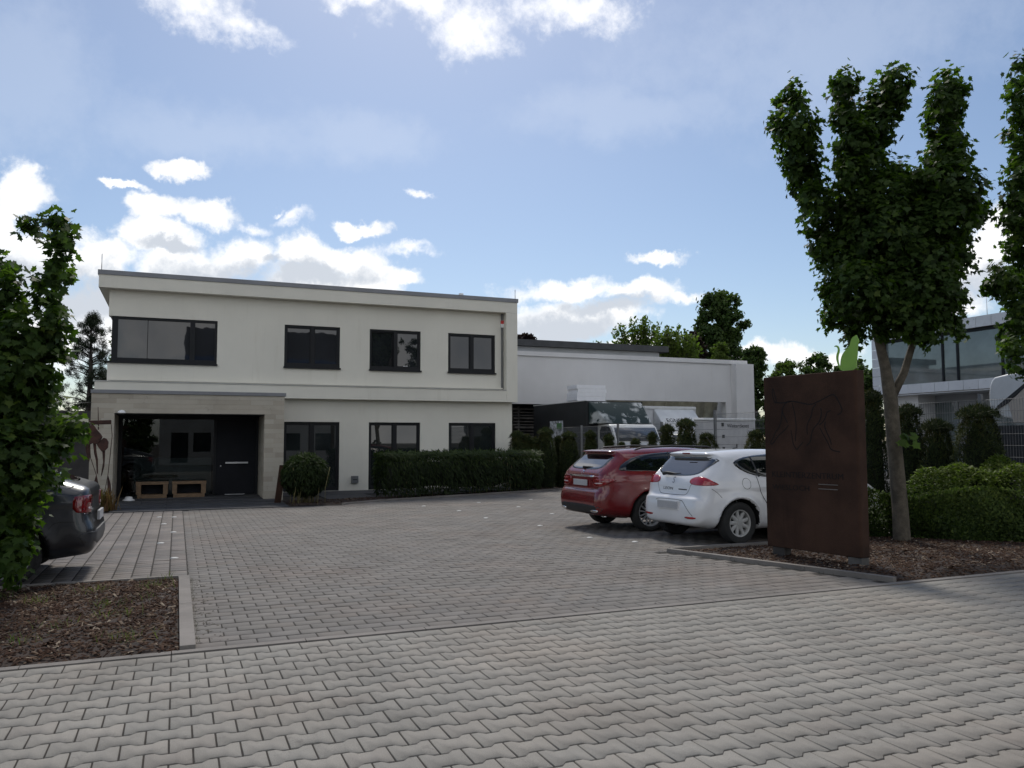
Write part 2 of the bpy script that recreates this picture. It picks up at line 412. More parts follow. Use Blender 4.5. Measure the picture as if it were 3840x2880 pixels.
def lay(parent, name, stuffname, T, TF, P, mo, ma, a=.004, keep=300):
    """the nearest 300 blocks in view are parts of their own, the others one mass"""
    n = len(P); P = np.array(P); d = P-np.array([0, 0, EYE])
    zc = d@FW; u = PW/2+F_PX*(d@RT)/np.maximum(zc, .1); v = PH/2-F_PX*(d@UP)/np.maximum(zc, .1)
    vis = (zc > .5) & (u > -60) & (u < PW+60) & (v < PH+60)
    key = np.where(vis, np.hypot(P[:, 0], P[:, 1]), 1e6); od = np.argsort(key); near = od[:keep]; far = od[keep:]
    me = vf(name, T, TF); me.materials.append(mo)
    for i in near:
        inst(name, me, parent, P[i], (RNG.normal(0, a), RNG.normal(0, a), RNG.normal(0, a*.8)))
    if len(far):
        k = len(far)
        ms = scatter(T, TF, P[far], tilt(k, a), np.ones(k), RNG.random(k), stuffname)
        tag(place(stuffname, ms, ma, parent), kind='stuff')

# ---- public pavement: bone shaped interlocking blocks
bone_cols = [(.228, .214, .190), (.250, .235, .209), (.240, .226, .201), (.235, .223, .200), (.256, .239, .211), (.246, .226, .200)]
mo_bone = stone('bone_block', bone_cols, .86, 'obj', .26, .3, (1.04, .975, .93))
ma_bone = stone('bone_block_mass', bone_cols, .86, 'attr', .26, .3, (1.04, .975, .93))
pave = sheet('pavement', [(-14, .4), (26, .4), (26, 6.70), (-14, 6.70)], -.0060, m_joint)
L, PT = .2345, .1865; J = .0048; we, ww = PT/2+.0165-.0075, PT/2-.0165-.0075; h = L/2-J
bone = [(-h, -we), (-h*.50, -we), (-h*.22, -ww), (h*.22, -ww), (h*.50, -we), (h, -we), (h, we), (h*.50, we), (h*.22, ww), (-h*.22, ww), (-h*.50, we), (-h, we)]
bone = [(-h, -we), (-h*.62, -we), (-h*.34, -ww), (h*.34, -ww), (h*.62, -we), (h, -we), (h, we), (h*.62, we), (h*.34, ww), (-h*.34, ww), (-h*.62, we), (-h, we)]
T, TF = block(L-2*J, 2*we, .0022, .05, bone)
P = []
for r in range(1, 25):
    y = 6.69-PT*(r+.5)-.012
    for i in range(-16, 66):
        x = .351+L*(i+.5*(r % 2)); P.append((x, y, RNG.normal(0, .0008)))
lay(pave, 'paving_block', 'paving_block_mass', T, TF, P, mo_bone, ma_bone)
# straight border row next to the kerb strip
T, TF = block(L-2*J, 2*we, .0022, .05, [(x, min(y, PT/2-J)) for x, y in bone[:6]]+[(h, PT/2-J), (h*.62, PT/2-J), (h*.34, PT/2-J), (-h*.34, PT/2-J), (-h*.62, PT/2-J), (-h, PT/2-J)])
P = [(.351+L*i, 6.69-PT*.5-.012, 0) for i in range(-16, 62)]
meb = vf('border_block', T, TF); meb.materials.append(mo_bone)
for p in P: inst('border_block', meb, pave, p, (RNG.normal(0, .003), RNG.normal(0, .003), 0))

# ---- kerbs
def kerb_run(name, a, b, wid, top, label, seg=1.0, z0=-.1):
    a = np.array(a, float); b = np.array(b, float); ln = np.linalg.norm(b-a); n = max(1, round(ln/seg)); d = (b-a)/ln
    e = empty(name, (a[0], a[1], 0)); e['kind'] = 'structure'
    me = bm_mesh('kerb_stone', box_bm(-ln/n/2+.003, ln/n/2-.003, -wid/2, wid/2, z0, top, .008)); me.materials.append(m_concrete)
    for i in range(n):
        c = a+d*ln*(i+.5)/n
        inst('kerb_stone', me, e, (c[0], c[1], RNG.normal(0, .001)), (0, 0, math.atan2(d[1], d[0])))
    return e
kerb_run('edging_strip', (-7, 6.752), (20, 6.752), .088, .004, '')
kerb_run('kerb', (.115, 6.81), (.115, 10.36), .115, .032, '')
kerb_run('kerb', (-7, 10.40), (.055, 10.40), .07, .03, '')
kerb_run('kerb', (6.60, 9.96), (7.54, 6.83), .085, .05, '')
kerb_run('kerb', (6.65, 9.99), (13.0, 9.93), .07, .05, '')
kerb_run('kerb', (3.95, 20.74), (5.1, 21.55), .07, .04, '')
kerb_run('kerb', (5.1, 21.55), (10.5, 23.55), .07, .04, '')
kerb_run('kerb', (10.5, 23.55), (12.6, 24.35), .07, .04, '')
kerb_run('kerb', (12.66, 24.3), (12.66, 10.0), .07, .04, '')

# ---- parking court: rectangular blocks, bays on the left with wide joints
lot = sheet('parking_court', [(-9, 6.80), (13, 6.80), (13, 26.2), (-9, 26.2)], -.0062, m_joint)
lot_cols = [(.72*c_[0], .695*c_[1], .66*c_[2]) for c_ in [(.205, .196, .188), (.240, .230, .220), (.225, .216, .205), (.250, .240, .232), (.215, .210, .206), (.236, .218, .202)]]
mo_lot = stone('court_block', lot_cols, .84, 'obj', .28, .18, (1.05, .95, .9))
ma_lot = stone('court_block_mass', lot_cols, .84, 'attr', .28, .18, (1.05, .95, .9))
L2, P2 = .2385, .1665
T, TF = block(L2-.012, P2-.0125, .002, .05)
court = [(.185, 6.80), (7.50, 6.80), (6.555, 9.94), (6.6, 10.03), (12.62, 9.98), (12.62, 24.3), (10.5, 23.50), (5.1, 21.50), (3.95, 20.69), (3.95, 20.42), (.185, 20.42)]
P = []
for r in range(0, 108):
    y = 6.806+P2*(r+.5)
    for i in range(-2, 56):
        P.append((.638+L2*(i+.5*(r % 2))-.119, y, RNG.normal(0, .001)))
P = np.array(P); P = P[in_poly(P[:, 0], P[:, 1], court) & in_poly(P[:, 0]-.09, P[:, 1], court) & in_poly(P[:, 0]+.10, P[:, 1], court)]
lay(lot, 'court_block', 'court_block_mass', T, TF, P, mo_lot, ma_lot, .005)
Th, TFh = block(.106, P2-.0125, .002, .05); meh = vf('half_block', Th, TFh); meh.materials.append(mo_lot)
for r in range(1, 80, 2):
    if r < 24 or True: inst('half_block', meh, lot, (.2245, 6.806+P2*(r+.5), 0), (RNG.normal(0, .004), RNG.normal(0, .004), 0))
bay_cols = [(.160, .141, .127), (.205, .181, .163), (.182, .162, .148), (.155, .144, .134)]
mo_bay = stone('bay_block', bay_cols, .85, 'obj', .3, .18); ma_bay = stone('bay_block_mass', bay_cols, .85, 'attr', .3, .18)
T, TF = block(.190, .161, .002, .05)
P = []
for i in range(0, 34):
    for r in range(0, 60):
        P.append((.162-.0-.2085*(i+.5), 10.45+.170*(r+.5)+RNG.normal(0, .003), RNG.normal(0, .001)))
P = np.array(P); P = P[(P[:, 1] < 20.4)]
lay(lot, 'bay_block', 'bay_block_mass', T, TF, P, mo_bay, ma_bay, .005)
# cut half blocks next to the kerb and the gutter line
# white marker studs of the bays
Vs, Fs = lathe_np([(.0001, .012), (.035, .010), (.052, .004), (.055, -.02)], 16, 'z')
mst = vf('marker_stud', Vs, Fs, True); mst.materials.append(M('stud_white', (.48, .48, .46), .6, .15, 20))
for (x, y) in [(.005, 12.18), (-.2, 14.06), (-.02, 15.66), (-.2, 17.31), (-.31, 18.93), (-.02, 18.8), (-1.44, 19.0), (7.34, 19.88), (6.05, 17.7), (9.0, 20.25),
               (7.74, 18.16), (7.66, 16.09), (6.0, 15.82), (6.4, 13.97), (6.36, 11.91), (6.76, 11.14), (5.69, 19.35)]:
    inst('marker_stud', mst, lot, (x, y, .001))

# ---- fallen bits on the court and the pavement
k = 420
px_ = np.concatenate([RNG.normal(5.6, 1.5, 230), RNG.uniform(.4, 7, 100), RNG.normal(.28, .07, 90)]); py_ = np.concatenate([RNG.normal(9.4, 1.2, 230), RNG.uniform(7, 18, 100), RNG.uniform(6.9, 10.2, 90)])
ok = in_poly(px_, py_, court); px_, py_ = px_[ok], py_[ok]; k = len(px_)
T = [(-.5, -.5, 0), (.5, -.35, .1), (.45, .4, .0), (-.4, .5, .16), (0, 0, .3)]; TF = [(0, 1, 4), (1, 2, 4), (2, 3, 4), (3, 0, 4)]
lit = scatter(T, TF, np.c_[px_, py_, np.full(k, .001)], rotz(RNG.uniform(0, 6.3, k)), np.c_[RNG.uniform(.012, .045, k), RNG.uniform(.008, .025, k), RNG.uniform(.01, .03, k)], RNG.random(k), 'leaf_litter')
tag(place('leaf_litter', lit, foliage('litter', [(.02, .015, .012), (.035, .025, .018), (.06, .045, .03)], .0)), 'dark crumbs of bark and dry leaves strewn over the paved court', 'litter', kind='stuff')

# ---- mulch beds
chip_cols = [(.030, .017, .012), (.045, .024, .016), (.065, .036, .023), (.095, .06, .04), (.17, .125, .09), (.26, .21, .16)]
m_chip = foliage('bark_chip', chip_cols, .0, .9)
Tc = [(-.5, -.5, 0), (.5, -.5, 0), (.5, .5, 0), (-.5, .5, 0), (-.42, -.35, 1), (.42, -.4, .8), (.4, .35, .9), (-.45, .4, .7)]
TFc = [(4, 5, 6, 7), (0, 1, 5, 4), (1, 2, 6, 5), (2, 3, 7, 6), (3, 0, 4, 7)]
def bed(name, poly, zf, nchip, label):
    """uneven soil with bark chips lying on it"""
    xs = [p[0] for p in poly]; ys = [p[1] for p in poly]
    nx = int((max(xs)-min(xs))/.09)+2; ny = int((max(ys)-min(ys))/.09)+2
    gx, gy = np.meshgrid(np.linspace(min(xs), max(xs), nx), np.linspace(min(ys), max(ys), ny), indexing='ij')
    zf0 = zf
    def zf(x, y):
        d = np.full(np.shape(x), 1e9)
        for i in range(len(poly)):
            a = np.array(poly[i]); ab = np.array(poly[(i+1) % len(poly)])-a; t = np.clip(((x-a[0])*ab[0]+(y-a[1])*ab[1])/(ab@ab), 0, 1)
            d = np.minimum(d, np.hypot(x-a[0]-t*ab[0], y-a[1]-t*ab[1]))
        return zf0(x, y)*np.clip(d/.22, 0, 1)-.012*(d < .02)
    gz = zf(gx, gy)+RNG.normal(0, .006, gx.shape)
    idx = np.arange(nx*ny).reshape(nx, ny)
    q = np.stack([idx[:-1, :-1], idx[1:, :-1], idx[1:, 1:], idx[:-1, 1:]], -1).reshape(-1, 4)
    cx = gx.ravel()[q].mean(1); cy = gy.ravel()[q].mean(1); q = q[in_poly(cx, cy, poly)]
    o = place(name, mk(name, np.c_[gx.ravel(), gy.ravel(), gz.ravel()], q.ravel(), np.full(len(q), 4), True), m_soil); tag(o, kind='structure')
    x = RNG.uniform(min(xs), max(xs), nchip*3); y = RNG.uniform(min(ys), max(ys), nchip*3); k_ = in_poly(x, y, poly); x, y = x[k_][:nchip], y[k_][:nchip]
    n = len(x); z = zf(x, y)+RNG.uniform(-.004, .012, n)
    nr = np.c_[RNG.normal(0, .35, n), RNG.normal(0, .35, n), np.ones(n)]; a = RNG.uniform(0, 6.3, n)
    Rm = basis(nr, np.c_[np.cos(a), np.sin(a), np.zeros(n)])
    big = RNG.random(n)**3
    sc = np.c_[RNG.uniform(.006, .022, n), .016+.085*big, RNG.uniform(.003, .010, n)]
    tn = np.clip(RNG.beta(1.0, 2.6, n)+.25*(big > .5)*RNG.random(n)+.45*(RNG.random(n) < .07), 0, 1)
    c = place('bark_chips', scatter(Tc, TFc, np.c_[x, y, z], Rm, sc, tn, 'bark_chips'), m_chip); tag(c, label, 'mulch', kind='stuff')
    return o
bl = [(-4.2, 6.80), (.055, 6.80), (.055, 10.36), (-4.2, 10.36)]
bed('planting_bed', bl, lambda x, y: .015+.03*np.sin(np.clip((y-6.8)/3.56, 0, 1)*3.14)+.012*np.sin(x*3.1+y*2.3), 17000, 'brown bark mulch with weeds in the bed at bottom left')
br = [(7.60, 6.80), (14, 6.80), (14, 9.9), (6.72, 9.9)]
bed('planting_bed', br, lambda x, y: .02+.05*np.clip((x-7.2)/2, 0, 1)+.014*np.sin(x*2.7+y*3.3), 18000, 'brown bark mulch around the rusty sign and the maple')
bb = [(2.62, 20.75), (3.9, 20.85), (5.1, 21.62), (10.5, 23.62), (12.6, 24.42), (12.6, 25.9), (11.3, 25.9), (10.9, 24.4), (5.3, 22.9), (4.2, 22.6), (2.62, 22.6)]
bed('planting_bed', bb, lambda x, y: .03+.01*np.sin(x*3), 3200, 'dark bark mulch under the bamboo in front of the office')
be = [(12.70, 9.97), (13.6, 9.97), (13.6, 26.5), (12.0, 26.5), (12.70, 24.3)]
bed('planting_bed', be, lambda x, y: .03+.01*np.sin(y*3), 1500, 'dark bark mulch under the row of clipped yews')
bp = [(-2.9, 20.45), (-1.42, 20.45), (-1.42, 22.85), (-2.9, 22.85)]
bed('planting_bed', bp, lambda x, y: .03+.01*np.sin(y*3), 700, 'dark bark mulch under the rusty sculpture')
# grass and weeds in the left bed
gc = np.array([(-.9, 7.9), (-.45, 8.2), (-.25, 8.9), (-1.5, 8.1), (-.35, 7.25), (-1.2, 9.2), (-.75, 9.6), (-1.7, 9.5), (-.2, 9.6), (-.6, 8.7), (-1.1, 7.4), (-.02, 10.28), (-1.75, 7.5)])
ci = RNG.integers(0, len(gc), 620); gp = gc[ci]+RNG.normal(0, .10, (620, 2)); gp = gp[(gp[:, 0] < .03) & (gp[:, 1] < 10.33)]; k = len(gp)
a = RNG.uniform(0, 6.3, k); lean = np.c_[np.cos(a)*.7, np.sin(a)*.7, np.ones(k)]
Tg = [(-.03, 0, 0), (.03, 0, 0), (.022, .55, .04), (-.022, .55, .04), (0, 1, .16)]
gm = scatter(Tg, [(0, 1, 2, 3), (3, 2, 4)], np.c_[gp, np.full(k, .03)], basis(np.c_[np.cos(a), np.sin(a), -.6*np.ones(k)], lean), RNG.uniform(.03, .13, k), RNG.random(k), 'weeds')
m_grass = foliage('grass', [(.06, .085, .02), (.10, .13, .035), (.15, .15, .06), (.07, .11, .03)], .3)
tag(place('weeds', gm, m_grass), 'tufts of thin green weeds growing through the bark mulch', 'weeds', kind='stuff')

kx = np.concatenate([RNG.normal(.192, .012, 260), RNG.uniform(6.5, 7.5, 160)]); ky = np.concatenate([RNG.uniform(6.9, 10.3, 260), np.zeros(160)]); ky[260:] = 9.96-(kx[260:]-6.60)*3.33; kx[260:] -= .05
cl_ = np.repeat(RNG.normal(0, .25, 42), 10); ky += cl_*0+RNG.normal(0, .02, 420); kx[260:] += RNG.normal(0, .01, 160)
a = RNG.uniform(0, 6.3, 420); gm = scatter(Tg, [(0, 1, 2, 3), (3, 2, 4)], np.c_[kx, ky, np.full(420, -.005)], basis(np.c_[np.cos(a), np.sin(a), -.6*np.ones(420)], np.c_[np.cos(a)*.9, np.sin(a)*.9, np.ones(420)]), RNG.uniform(.012, .05, 420), RNG.random(420), 'kerb_weeds')
tag(place('kerb_weeds', gm, foliage('moss', [(.03, .03, .015), (.05, .06, .02), (.06, .05, .03)], .2)), 'tiny weeds along the foot of the bed kerbs', 'weeds', kind='stuff')
# dark slab in front of the porch and along the wall
sl = empty('entrance_paving', (0, 22, 0)); sl['kind'] = 'structure'
for j in range(5):
    for i in range(7):
        x0 = -1.40+i*.60; y0 = 20.46+j*.83
        if x0 < 2.6: box('slab', (x0+.003, min(x0+.597, 2.6)), (y0+.003, y0+.827), (-.05, .020+j*.018), m_slab, sl, .004)
box('slab', (2.62, 12.0), (24.45, 26.2), (-.05, .024), m_slab, sl, .004)
box('slab', (3.9, 5.3), (22.6, 24.44), (-.05, .022), m_slab, sl, .004)

# ================================================================== OFFICE BUILDING
YW, YB, YP = 26.2, 25.9, 22.9
def wall(x0, x1, z0, z1, y0, y1, holes, name):
    """wall slab in the XZ plane with real openings, one mesh"""
    xs = sorted({x0, x1, *[v for h_ in holes for v in h_[:2]]}); zs = sorted({z0, z1, *[v for h_ in holes for v in h_[2:]]})
    solid = lambda i, j: 0 <= i < len(xs)-1 and 0 <= j < len(zs)-1 and not any(h_[0] <= (xs[i]+xs[i+1])/2 <= h_[1] and h_[2] <= (zs[j]+zs[j+1])/2 <= h_[3] for h_ in holes)
    bm = bmesh.new(); q = lambda *p: bm.faces.new([bm.verts.new(v) for v in p])
    for i in range(len(xs)-1):
        for j in range(len(zs)-1):
            if not solid(i, j): continue
            a, b, c, d = xs[i], xs[i+1], zs[j], zs[j+1]
            q((a, y0, c), (b, y0, c), (b, y0, d), (a, y0, d)); q((a, y1, d), (b, y1, d), (b, y1, c), (a, y1, c))
            if not solid(i-1, j): q((a, y0, d), (a, y1, d), (a, y1, c), (a, y0, c))
            if not solid(i+1, j): q((b, y0, c), (b, y1, c), (b, y1, d), (b, y0, d))
            if not solid(i, j-1): q((a, y0, c), (a, y1, c), (b, y1, c), (b, y0, c))
            if not solid(i, j+1): q((a, y0, d), (b, y0, d), (b, y1, d), (a, y1, d))
    bmesh.ops.remove_doubles(bm, verts=bm.verts, dist=1e-5)
    return bm_mesh(name, bm)
off = empty('office_building', (4.4, 26.2, 0), 'two-storey white rendered office with dark windows and stone-clad porch', 'building')
UW = [(3.08, 4.84), (5.82, 7.57), (8.55, 10.29)]
GW = [(3.10, 4.86), (5.82, 7.57), (8.58, 10.31)]
place('upper_wall', wall(-1.93, 10.98, 2.98, 6.12, YW, YW+.3, [(-1.95, 1.07, 4.0, 5.34)]+[(a, b, 4.0, 5.34) for a, b in UW], 'upper_wall'), m_plaster, off)
place('ground_wall', wall(-1.9, 10.93, -.05, 2.975, YW+.003, YW+.303, [(a, b, .03, 2.24) for a, b in GW]+[(-1.5, 2.2, 0, 2.4)], 'ground_wall'), m_plaster, off)
bmL = bmesh.new()
place('side_wall', bm_mesh('side_wall', box_bm(-1.93, -1.63, 26.503, 40, -.05, 3.98)), m_plaster, off)
box('side_wall', (-1.93, -1.63), (28.2, 40), (3.98, 6.12), m_plaster, off)
box('side_wall', (-1.93, -1.63), (26.503, 28.2), (5.345, 6.12), m_plaster, off)
box('side_wall', (10.68, 10.975), (26.51, 40), (-.05, 6.12), m_plaster, off)
box('rear_wall', (-1.6, 10.65), (39.7, 39.99), (-.05, 6.12), m_plaster, off)
roof = box('roof', (-2.22, 11.02), (YB, 40.2), (6.125, 6.50), m_plaster, off)
box('coping', (-2.25, 11.05), (YB-.03, 40.23), (6.503, 6.635), m_coping, roof, .004)
box('flat_roof', (-2.1, 10.9), (YB+.15, 40.1), (6.637, 6.65), m_roof, roof)
box('facade_frame_post', (10.60, 11.02), (YB, YW-.003), (2.97, 6.12), m_plaster, off)
band = box('facade_band', (-2.24, 10.597), (YB, YW-.003), (2.97, 3.37), m_plaster, off)
box('band_flashing', (-2.26, 10.595), (YB-.025, YW-.005), (3.373, 3.396), M('flashing', (.50, .49, .46), .5, .06, 2, metal=.2), band)
box('ledge', (-1.9, 10.55), (YW-.075, YW-.004), (3.43, 3.475), m_plaster, off)
box('downpipe', (10.515, 10.565), (YW-.06, YW-.005), (3.40, 6.12), m_galv, off, .008)
for (x, y, z0, z1) in [(-2.16, 25.96, 6.63, 7.12), (10.98, 26.0, 6.63, 6.98)]:
    tube('lightning_rod', [(x, y, z0), (x, y, (z0+z1)/2), (x, y, z1)], .012, m_steel, off)
tube('vent_pipe', [(9.5, 27.6, 6.62), (9.5, 27.6, 6.9), (9.5, 27.6, 7.02)], .09, m_white_pl, off, 12)
# windows
def window(x0, x1, z0, z1, y, parent, mat_g, mull=(.5,), sill=True, open_sash=False, fr=.065, mw=.10):
    """casement window set in its opening: frame, panes, sill"""
    bars = [((x0, x1), (y, y+.09), (z1-fr, z1)), ((x0, x1), (y, y+.09), (z0, z0+fr*1.5)), ((x0, x0+fr), (y+.001, y+.089), (z0, z1)), ((x1-fr, x1), (y+.001, y+.089), (z0, z1))]
    cuts = [x0+fr]
    for m_ in mull:
        xm = x0+(x1-x0)*m_; bars.append(((xm-mw/2, xm+mw/2), (y-.004, y+.088), (z0+.01, z1-.01))); cuts += [xm-mw/2, xm+mw/2]
    cuts.append(x1-fr)
    wn = boxes('window', bars, m_anth, parent)
    for i in range(0, len(cuts), 2):
        a, b = cuts[i], cuts[i+1]
        p = box('pane', (a, b), (y+.05, y+.062), (z0+fr*1.5, z1-fr), mat_g, wn)
        s_ = [((a-.001, a+.035), (y+.02, y+.08), (z0+fr*1.5, z1-fr)), ((b-.035, b+.001), (y+.02, y+.08), (z0+fr*1.5, z1-fr)), ((a, b), (y+.021, y+.079), (z1-fr-.035, z1-fr+.001)), ((a, b), (y+.021, y+.079), (z0+fr*1.5-.001, z0+fr*1.5+.035))]
        sa = boxes('sash', s_, m_anth, wn)
        if open_sash and i == 0:
            for o in (p, sa): o.rotation_euler = (R(3.5), 0, 0); o.location.y += .075
    if sill: box('sill', (x0-.02, x1+.025), (y-.10, y+.05), (z0-.055, z0-.003), m_anth, wn, .003)
    # closed dark room behind
    return wn
for i, (a, b) in enumerate(UW): window(a, b, 4.0, 5.34, YW+.03, off, m_window, open_sash=(i == 1))
for i, (a, b) in enumerate(GW): window(a, b, .03, 2.24, YW+.06, off, m_winlow, sill=False)
box('window_sticker', (6.98, 7.14), (YW+.068, YW+.073), (4.115, 4.15), m_white_pl, off)
# corner window, running round the left corner
wc = boxes('window', [((-1.86, 1.07), (YW+.03, YW+.12), (5.265, 5.34)), ((-1.86, 1.07), (YW+.03, YW+.12), (4.0, 4.11)), ((1.0, 1.07), (YW+.031, YW+.119), (4.0, 5.34)),
    ((-1.86, -1.70), (YW+.029, YW+.19), (4.0, 5.34)), ((.29, .43), (YW+.026, YW+.118), (4.01, 5.33)),
    ((-1.86, -1.77), (YW+.19, 28.2), (5.265, 5.34)), ((-1.86, -1.77), (YW+.19, 28.2), (4.0, 4.11)), ((-1.859, -1.771), (28.1, 28.2), (4.0, 5.34))], m_anth, off)
for (a, b) in ((-1.70, -.90), (-.885, .29), (.43, 1.0)): box('pane', (a, b), (YW+.08, YW+.092), (4.11, 5.265), m_window, wc)
box('pane', (-1.82, -1.808), (YW+.19, 28.1), (4.11, 5.265), m_window, wc)
box('sill', (-1.98, 1.09), (YW-.07, YW+.08), (3.945, 3.997), m_anth, wc, .003)
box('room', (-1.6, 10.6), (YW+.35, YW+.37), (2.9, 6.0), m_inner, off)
# wall lamp, alarm
al = box('alarm_box', (10.49, 10.62), (YW-.07, YW-.002), (5.62, 5.75), m_white_pl, off, .01)
box('alarm_light', (10.50, 10.61), (YW-.065, YW-.004), (5.752, 5.87), m_red, al, .012)
ml = box('wall_lamp', (5.25, 5.47), (YW-.10, YW-.002), (.27, .49), m_galv, off, .008)
box('lamp_slot', (5.29, 5.43), (YW-.104, YW-.095), (.36, .39), m_black_pl, ml)
# porch ------------------------------------------------------------
porch = boxes('porch', [((-2.025, -1.515), (YP+.016, 26.19), (-.05, 2.86)), ((2.215, 2.705), (YP+.016, 26.19), (-.05, 2.86)), ((-1.515, 2.215), (YP+.016, 26.19), (2.356, 2.86))], m_mortar, off)
box('porch_coping', (-2.06, 2.76), (YP-.035, 26.19), (2.863, 2.952), m_coping, porch, .004)
tm = {}
def tile(x0, x1, y0, y1, z0, z1):
    k_ = (round(x1-x0, 2), round(y1-y0, 3), round(z1-z0, 3))
    if k_ not in tm:
        me = bm_mesh('stone_tile', box_bm(-k_[0]/2, k_[0]/2, -k_[1]/2, k_[1]/2, -k_[2]/2, k_[2]/2, .0015)); me.materials.append(m_limestone); tm[k_] = me
    o = inst('stone_tile', tm[k_], porch, ((x0+x1)/2, (y0+y1)/2, (z0+z1)/2))
def courses(z0, z1, h_=.132):
    n = max(1, round((z1-z0)/h_)); return [(z0+(z1-z0)*i/n+.0015, z0+(z1-z0)*(i+1)/n-.0015) for i in range(n)]
def run(a, b, lens, phase):
    out = []; x = a; i = phase
    while x < b-.01:
        e = x+lens[i % len(lens)]; e = b if b-e < .14 else e
        out.append((x+.0015, e-.0015)); x = e; i += 1
    return out
LN = [.52, .39, .58, .45]
for i, (za, zb) in enumerate(courses(.0, 2.356)):
    for (a, b) in ((-2.04, -1.50), (2.20, 2.72)):
        for (xa, xb) in run(a, b, [.30, .24] if i % 2 else [.24, .30], 0): tile(xa, xb, YP, YP+.015, za, zb)
    for ya, yb in run(YP+.018, 24.58, [.42, .55, .38], i):      # reveals of the opening
        tile(-1.5145, -1.50, ya, yb, za, zb); tile(2.20, 2.2145, ya, yb, za, zb)
for i, (za, zb) in enumerate(courses(2.356, 2.86)):
    for (xa, xb) in run(-2.04, 2.72, LN, i*3): tile(xa, xb, YP, YP+.015, za, zb)
box('porch_ceiling', (-1.50, 2.20), (YP+.02, 24.6), (2.335, 2.352), m_anth, porch)
# glazed front with door inside the porch
YG = 24.6
shop = boxes('shopfront_frame', [((-1.50, 2.2), (YG, YG+.09), (2.25, 2.33)), ((-1.50, -1.40), (YG+.001, YG+.089), (.05, 2.25)), ((.97, 1.04), (YG+.001, YG+.089), (.05, 2.25)), ((2.13, 2.2), (YG+.001, YG+.089), (.05, 2.25)), ((-1.40, .97), (YG+.001, YG+.089), (.05, .11))], m_anth, porch)
box('pane', (-1.40, .97), (YG+.04, YG+.052), (.11, 2.25), m_clear, shop)
dr = box('door', (1.045, 2.125), (YG+.02, YG+.08), (.10, 2.245), m_door, shop, .004)
boxes('handle', [((1.30, 1.92), (YG-.05, YG-.02), (.985, 1.03)), ((1.36, 1.38), (YG-.03, YG+.02), (.995, 1.02)), ((1.84, 1.86), (YG-.03, YG+.02), (.995, 1.02))], m_steel, dr)
box('lock', (1.16, 1.19), (YG+.005, YG+.02), (.90, .935), m_steel, dr)
box('threshold', (1.3, 1.84), (YG-.03, YG+.01), (.095, .112), m_steel, shop)
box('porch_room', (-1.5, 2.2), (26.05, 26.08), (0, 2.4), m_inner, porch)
box('porch_floor', (-1.51, 2.21), (24.62, 26.04), (.0, .07), m_slab, porch)
Vl, Fl = lathe_np([(.0001, .07), (.05, .06), (.085, .03), (.10, 0), (.10, -.015), (.0001, -.02)], 20, 'z')
box('lamp_base', (-1.38, -1.28), (22.80, 22.898), (2.33, 2.36), m_galv, porch)
for o in [place('lamp_globe', vf('lamp_globe', [(x-1.33, y+22.80, z+2.365) for x, y, z in Vl], Fl, True), m_white_pl, porch)]: pass
# reception desk seen through the glass
box('reception_desk', (-1.12, .94), (25.1, 25.7), (.07, 1.14), m_desk, None, .01, label='grey reception desk behind the porch glass', cat='desk')
# benches
def bench(x0, x1, label):
    e = empty('wooden_bench', ((x0+x1)/2, 24.1, .075), label, 'bench', 'wooden benches in the porch')
    y0, y1 = 23.95, 24.35
    box('seat', (x0, x1), (y0, y1), (.455, .53), m_wood, e, .006); box('base', (x0+.04, x1-.04), (y0, y1), (.092, .19), m_wood, e, .006)
    box('side', (x0+.012, x0+.13), (y0, y1), (.193, .452), m_wood, e, .004); box('side', (x1-.13, x1-.012), (y0, y1), (.193, .452), m_wood, e, .004)
    box('back_panel', (x0+.131, x1-.131), (y1-.03, y1-.005), (.193, .452), m_door, e)
bench(-1.0, -.19, 'wooden box bench left of the pair under the porch glass'); bench(-.10, .78, 'wooden box bench right of the pair beside the porch door')
Vb, Fb = lathe_np([(.0001, .10), (.05, .105), (.085, .09), (.10, .05), (.15, .012), (.15, 0)], 20, 'z')
place('water_bowl', vf('water_bowl', [(x-1.14, y+23.5, z+.075) for x, y, z in Vb], Fb, True), m_white_pl, None, label='small white bowl on the porch floor at the left pier', cat='bowl')
# dark post beside the right pier
place('rusty_post', bm_mesh('rusty_post', prism([(0, 0), (.15, 0), (.28, .98), (.12, .98)], 21.55, 21.70, lambda a, b, d: (2.36+a, d, b+.02), .006)), m_corten, None,
      label='dark leaning post beside the porch pier and round bamboo', cat='post')

# ================================================================== HALL BEHIND
hall = empty('warehouse', (21.7, 35, 0), 'long white rendered warehouse with an open bay behind the trucks', 'building')
place('front_wall', wall(11.2, 27.6, -.05, 5.88, 35.0, 35.35, [(19.0, 26.97, -.06, 3.64), (11.5, 18.6, -.06, 3.38)], 'front_wall'), m_plaster2, hall)
box('parapet_lip', (11.2, 28.35), (34.90, 35.4), (5.69, 5.90), m_plaster2, hall, .004)
box('corner_pier', (27.32, 28.48), (34.55, 35.9), (-.05, 5.685), m_plaster2, hall, .004)
box('side_wall', (27.9, 28.2), (35.9, 41.5), (-.05, 5.5), m_plaster2, hall)
box('floor_slab', (11.2, 28), (35.36, 41.5), (-.06, -.02), m_concrete, hall)
box('roof', (11.2, 18.9), (35.4, 41.5), (5.45, 5.6), m_roof, hall); box('roof', (18.95, 28.2), (35.4, 35.95), (5.45, 5.6), m_roof, hall)
box('rear_wall', (11.2, 18.9), (41.2, 41.5), (-.05, 5.44), m_inner, hall); box('side_wall', (11.2, 11.5), (35.4, 41.1), (-.05, 5.44), m_inner, hall); box('inner_wall', (18.65, 18.85), (35.4, 41.1), (-.05, 5.44), m_inner, hall)
